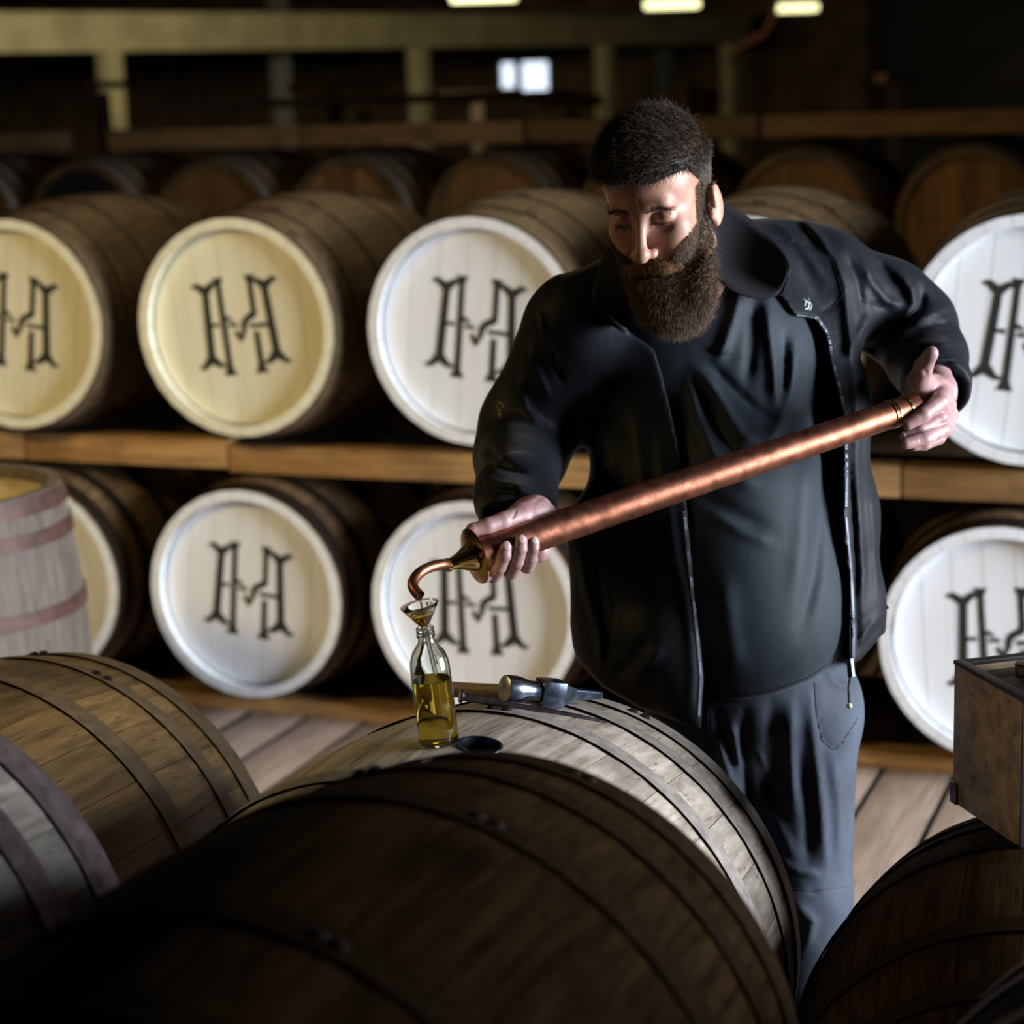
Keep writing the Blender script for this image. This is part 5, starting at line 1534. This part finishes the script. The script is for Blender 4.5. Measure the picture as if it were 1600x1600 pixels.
# ================================================================== THE FAR RACK AND BEYOND
V2 = 8.75
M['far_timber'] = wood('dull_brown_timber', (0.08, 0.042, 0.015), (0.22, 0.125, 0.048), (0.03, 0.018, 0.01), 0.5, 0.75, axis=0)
far = [(-5.64, 'dark', 'black-headed cask with a small pale mark in the far rack at left'), (-4.92, 'o', 'far rack cask with orange head above the second cream-headed cask, leftmost of the orange ones'),
       (-4.20, 'o', 'far rack cask with orange head between the two whole upper monogram heads'), (-3.48, 'o', 'far rack cask just left of the man\'s head'),
       (-2.76, 'o', 'far rack cask directly behind the man\'s head'), (-2.04, 'o', 'far rack cask with orange head right of the man\'s ear'), (-1.32, 'o', 'far rack cask at the right edge with orange head'), (-6.36, 'o', 'far rack cask in the dark at the left edge')]
for u, k, lab in far:
    c_ = cask('far_cask', rack_pt(u, V2 + .45, CAMH - .664 + .02), 0.372, .355, .31, .90, lab, M['stave_brown'], M['hoop_grey'], 0, 24, M['head_orange'] if k == 'o' else M['leather'], False, 0, group='casks of the far rack', rivets=False)
    if k == 'dark':
        mk = box_mesh('head_mark', (.075, .003, .085), .001); o = link('head_mark', mk, M['steel_cream'], c_); o.location = (.02, -.45 + .0325, .02); o.rotation_euler = (0, .5, 0)
zr2 = CAMH - .664 + .02
for a, b, lab in ((-7.0, -5.71, 'dim far rack rail at the top left edge'), (-5.45, -4.42, 'orange far rack rail left of the first pale post'), (-4.40, -3.3, 'brown far rack rail left of the man\'s head'), (-3.28, -2.22, 'brown far rack rail behind the man\'s hair'), (-2.20, -0.3, 'long brown far rack rail at the upper right')):
    beam('far_rail', rack_pt(a, V2 + .02, zr2 + .415), rack_pt(b, V2 + .02, zr2 + .415), .095, .10, M['far_timber'], lab, 'rail', 'rails above the far casks')
beam('far_rail', rack_pt(-5.2, V2 + .80, zr2 + .40), rack_pt(-.3, V2 + .80, zr2 + .40), .085, .10, M['dark_timber'], 'dark back rail above the far casks', 'rail')
for v, vr in ((.10, .15), (.76, .71)):
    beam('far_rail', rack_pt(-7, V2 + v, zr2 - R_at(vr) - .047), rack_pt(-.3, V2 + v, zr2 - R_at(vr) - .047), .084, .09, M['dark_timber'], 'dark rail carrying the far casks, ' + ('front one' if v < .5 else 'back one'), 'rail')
for i, u in enumerate((-6.9, -5.2, -3.5, -1.9, -.4)):
    for v in (.10, ):
        me = box_mesh('rack_upright', (.07, .07, zr2 - R_at(.15) - .047 - .042), .004); o = link('rack_upright', me, M['dark_timber']); o.location = rack_pt(u, V2 + v, (zr2 - R_at(.15) - .089) / 2); o.rotation_euler = (0, 0, YAW)
        tag(o, 'dark timber upright of the far rack under the ' + ('leftmost', 'black-headed', 'second orange-headed', 'ear-side', 'rightmost')[i] + ' far cask', 'post', 'uprights of the far rack')

# steel mezzanine beam on pale posts
def inv(px, a=(0, 15.6), b=(1180, 23.0)):
    t = (px - a[0]) / (b[0] - a[0]); return 1 / ((1 - t) / a[1] + t / b[1])
E0, E1 = Vector(pw(-60, 51, inv(-60))), Vector(pw(1172, 45.5, inv(1172)))
E1.z = E0.z
mez = empty('mezzanine', (E0.x, E0.y, 0)); tag(mez, 'pale painted steel beam on slim posts across the dark background', 'beam')
def mezp(name, p0, p1, h, d, mat):
    p0, p1 = Vector(p0), Vector(p1); me = box_mesh(name, ((p1 - p0).length, d, h), .004); o = link(name, me, mat, mez)
    xx_ = (p1 - p0).normalized(); z = Vector((0, 0, 1)); y = z.cross(xx_).normalized(); z = xx_.cross(y)
    Mx = Matrix((xx_, y, z)).transposed().to_4x4(); Mx.translation = (p0 + p1) / 2 - mez.location; o.matrix_local = Mx; return o
up = Vector((0, 0, 1)); bdv = (E1 - E0).normalized(); bsd = up.cross(bdv)
mezp('beam_web', E0, E1, .26, .03, M['steel_cream']); mezp('beam_flange', E0 + up * .142, E1 + up * .142, .022, .16, M['steel_cream']); mezp('beam_flange', E0 - up * .142, E1 - up * .142, .022, .16, M['steel_cream'])
zb = E0.z - .153
for px in (168, 652, 943, 1140):
    d = inv(px); p = Vector(pw(px, 60, d)); t = (p - E0).dot(bdv); p = E0 + bdv * t
    # slide along the beam until it projects to px
    for _ in range(8):
        c_ = w2c(p); e_ = (px - (800 + FPX * c_[0] / c_[2])); p = p + bdv * (e_ * c_[2] / FPX / max(.3, bdv.x))
    me = box_mesh('post', (.155, .155, zb), .01); o = link('post', me, M['steel_cream'], mez); o.location = Vector((p.x, p.y, zb / 2)) - mez.location; o.rotation_euler = (0, 0, math.atan2(bdv.y, bdv.x))
# two darker posts farther back
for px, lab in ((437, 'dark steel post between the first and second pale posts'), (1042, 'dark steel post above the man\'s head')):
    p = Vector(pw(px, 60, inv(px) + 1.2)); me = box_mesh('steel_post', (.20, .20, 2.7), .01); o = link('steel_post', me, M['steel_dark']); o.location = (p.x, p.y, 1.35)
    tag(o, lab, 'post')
M['far_dark'] = wood('dimmed_timber', (0.02, 0.010, 0.004), (0.06, 0.032, 0.013), axis=0)  # dimness of the far end put into the wood colour
# timbers stored high in the dark
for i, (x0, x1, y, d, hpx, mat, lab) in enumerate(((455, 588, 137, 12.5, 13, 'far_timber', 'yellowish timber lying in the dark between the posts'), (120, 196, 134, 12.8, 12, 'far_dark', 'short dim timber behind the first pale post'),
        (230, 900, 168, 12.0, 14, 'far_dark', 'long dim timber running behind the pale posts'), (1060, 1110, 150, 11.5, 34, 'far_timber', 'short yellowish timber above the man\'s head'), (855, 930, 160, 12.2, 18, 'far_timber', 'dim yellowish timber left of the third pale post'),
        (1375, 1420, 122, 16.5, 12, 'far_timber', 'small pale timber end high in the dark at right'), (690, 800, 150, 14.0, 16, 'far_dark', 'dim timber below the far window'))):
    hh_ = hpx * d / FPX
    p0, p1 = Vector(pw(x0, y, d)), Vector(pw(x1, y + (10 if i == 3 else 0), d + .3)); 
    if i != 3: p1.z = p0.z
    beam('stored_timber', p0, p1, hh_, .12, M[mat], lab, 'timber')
    zb_ = min(p0.z, p1.z) - hh_ / 2
    me = box_mesh('trestle', (.09, .09, zb_ - .02), .004); o = link('trestle', me, M['far_dark']); o.location = ((p0.x + p1.x) / 2, (p0.y + p1.y) / 2, (zb_ - .02) / 2)
    tag(o, 'dark trestle under the ' + lab.replace('lying ', '').replace('running ', ''), 'trestle', 'trestles under the stored timbers')
# tube lights
for px, py, wpx, d, lab in ((756, -4, 104, 14.5, 'fluorescent light at the top edge, leftmost of three'), (1050, 7, 86, 15.0, 'fluorescent light above the man\'s head, middle of three'), (1245, 12, 66, 16.0, 'fluorescent light at the upper right, rightmost of three')):
    p = Vector(pw(px, py, d)); wd = wpx * d / FPX
    l_ = empty('ceiling_light', p); tag(l_, lab, 'light', 'fluorescent ceiling lights')
    o = link('diffuser', box_mesh('diffuser', (wd, .11, .062), .02), M['tube_light'], l_)
    o = link('housing', box_mesh('housing', (wd + .06, .14, .05), .006), M['steel_dark'], l_); o.location = (0, 0, .057)
    for sx in (-1, 1):
        hgt = 2.72 - p.z - .08
        o = link('hanging_rod', lathe('hanging_rod', [(0, 0), (.006, 0), (.006, hgt), (0, hgt)], 8), M['steel_dark'], l_); o.location = (sx * wd * .35, 0, .08)
# cable looping from the right light to the end of the beam
bm = bmesh.new(); tube_bm(bm, [pw(1212, 2, 15.9), pw(1208, 30, 15.9), pw(1196, 52, 15.9), pw(1165, 68, 16.4), pw(1146, 82, 17.0), pw(1142, 96, 17.2)], .024, 8)
M['red_cable'] = plain('dusty_red_cable', (0.26, 0.09, 0.06), .7)
tag(link('cable', bm_mesh('cable', bm), M['red_cable']), 'slack reddish cable hanging beside the rightmost light', 'cable')
# far window in the back wall
wy = 25.34
def on_back(px, py):
    d = Vector(pw(px, py, 3.0)) - camo; t = wy / d.y; return camo + d * t
a, b = on_back(778, 146), on_back(864, 92)
win = empty('window_1', ((a.x + b.x) / 2, wy, (a.z + b.z) / 2)); win['kind'] = 'structure'
fw_ = b.x - a.x; fh = b.z - a.z
for c_, s_ in (((0, 0, fh / 2), (fw_, .06, .05)), ((0, 0, -fh / 2), (fw_, .06, .05)), ((-fw_ / 2, 0, 0), (.05, .06, fh)), ((fw_ / 2, 0, 0), (.05, .06, fh))):
    o = link('window_frame', box_mesh('window_frame', s_, .004), M['steel_dark'], win); o.location = c_
for px, py, w_, h_ in ((794, 118, 19, 36), (836, 120, 38, 44)):
    p = on_back(px, py); o = link('pane', box_mesh('pane', (w_ * wy / FPX, .02, h_ * wy / FPX), .01), M['window_day'], win); o.location = (p.x - win.location.x, 0.0, p.z - win.location.z)
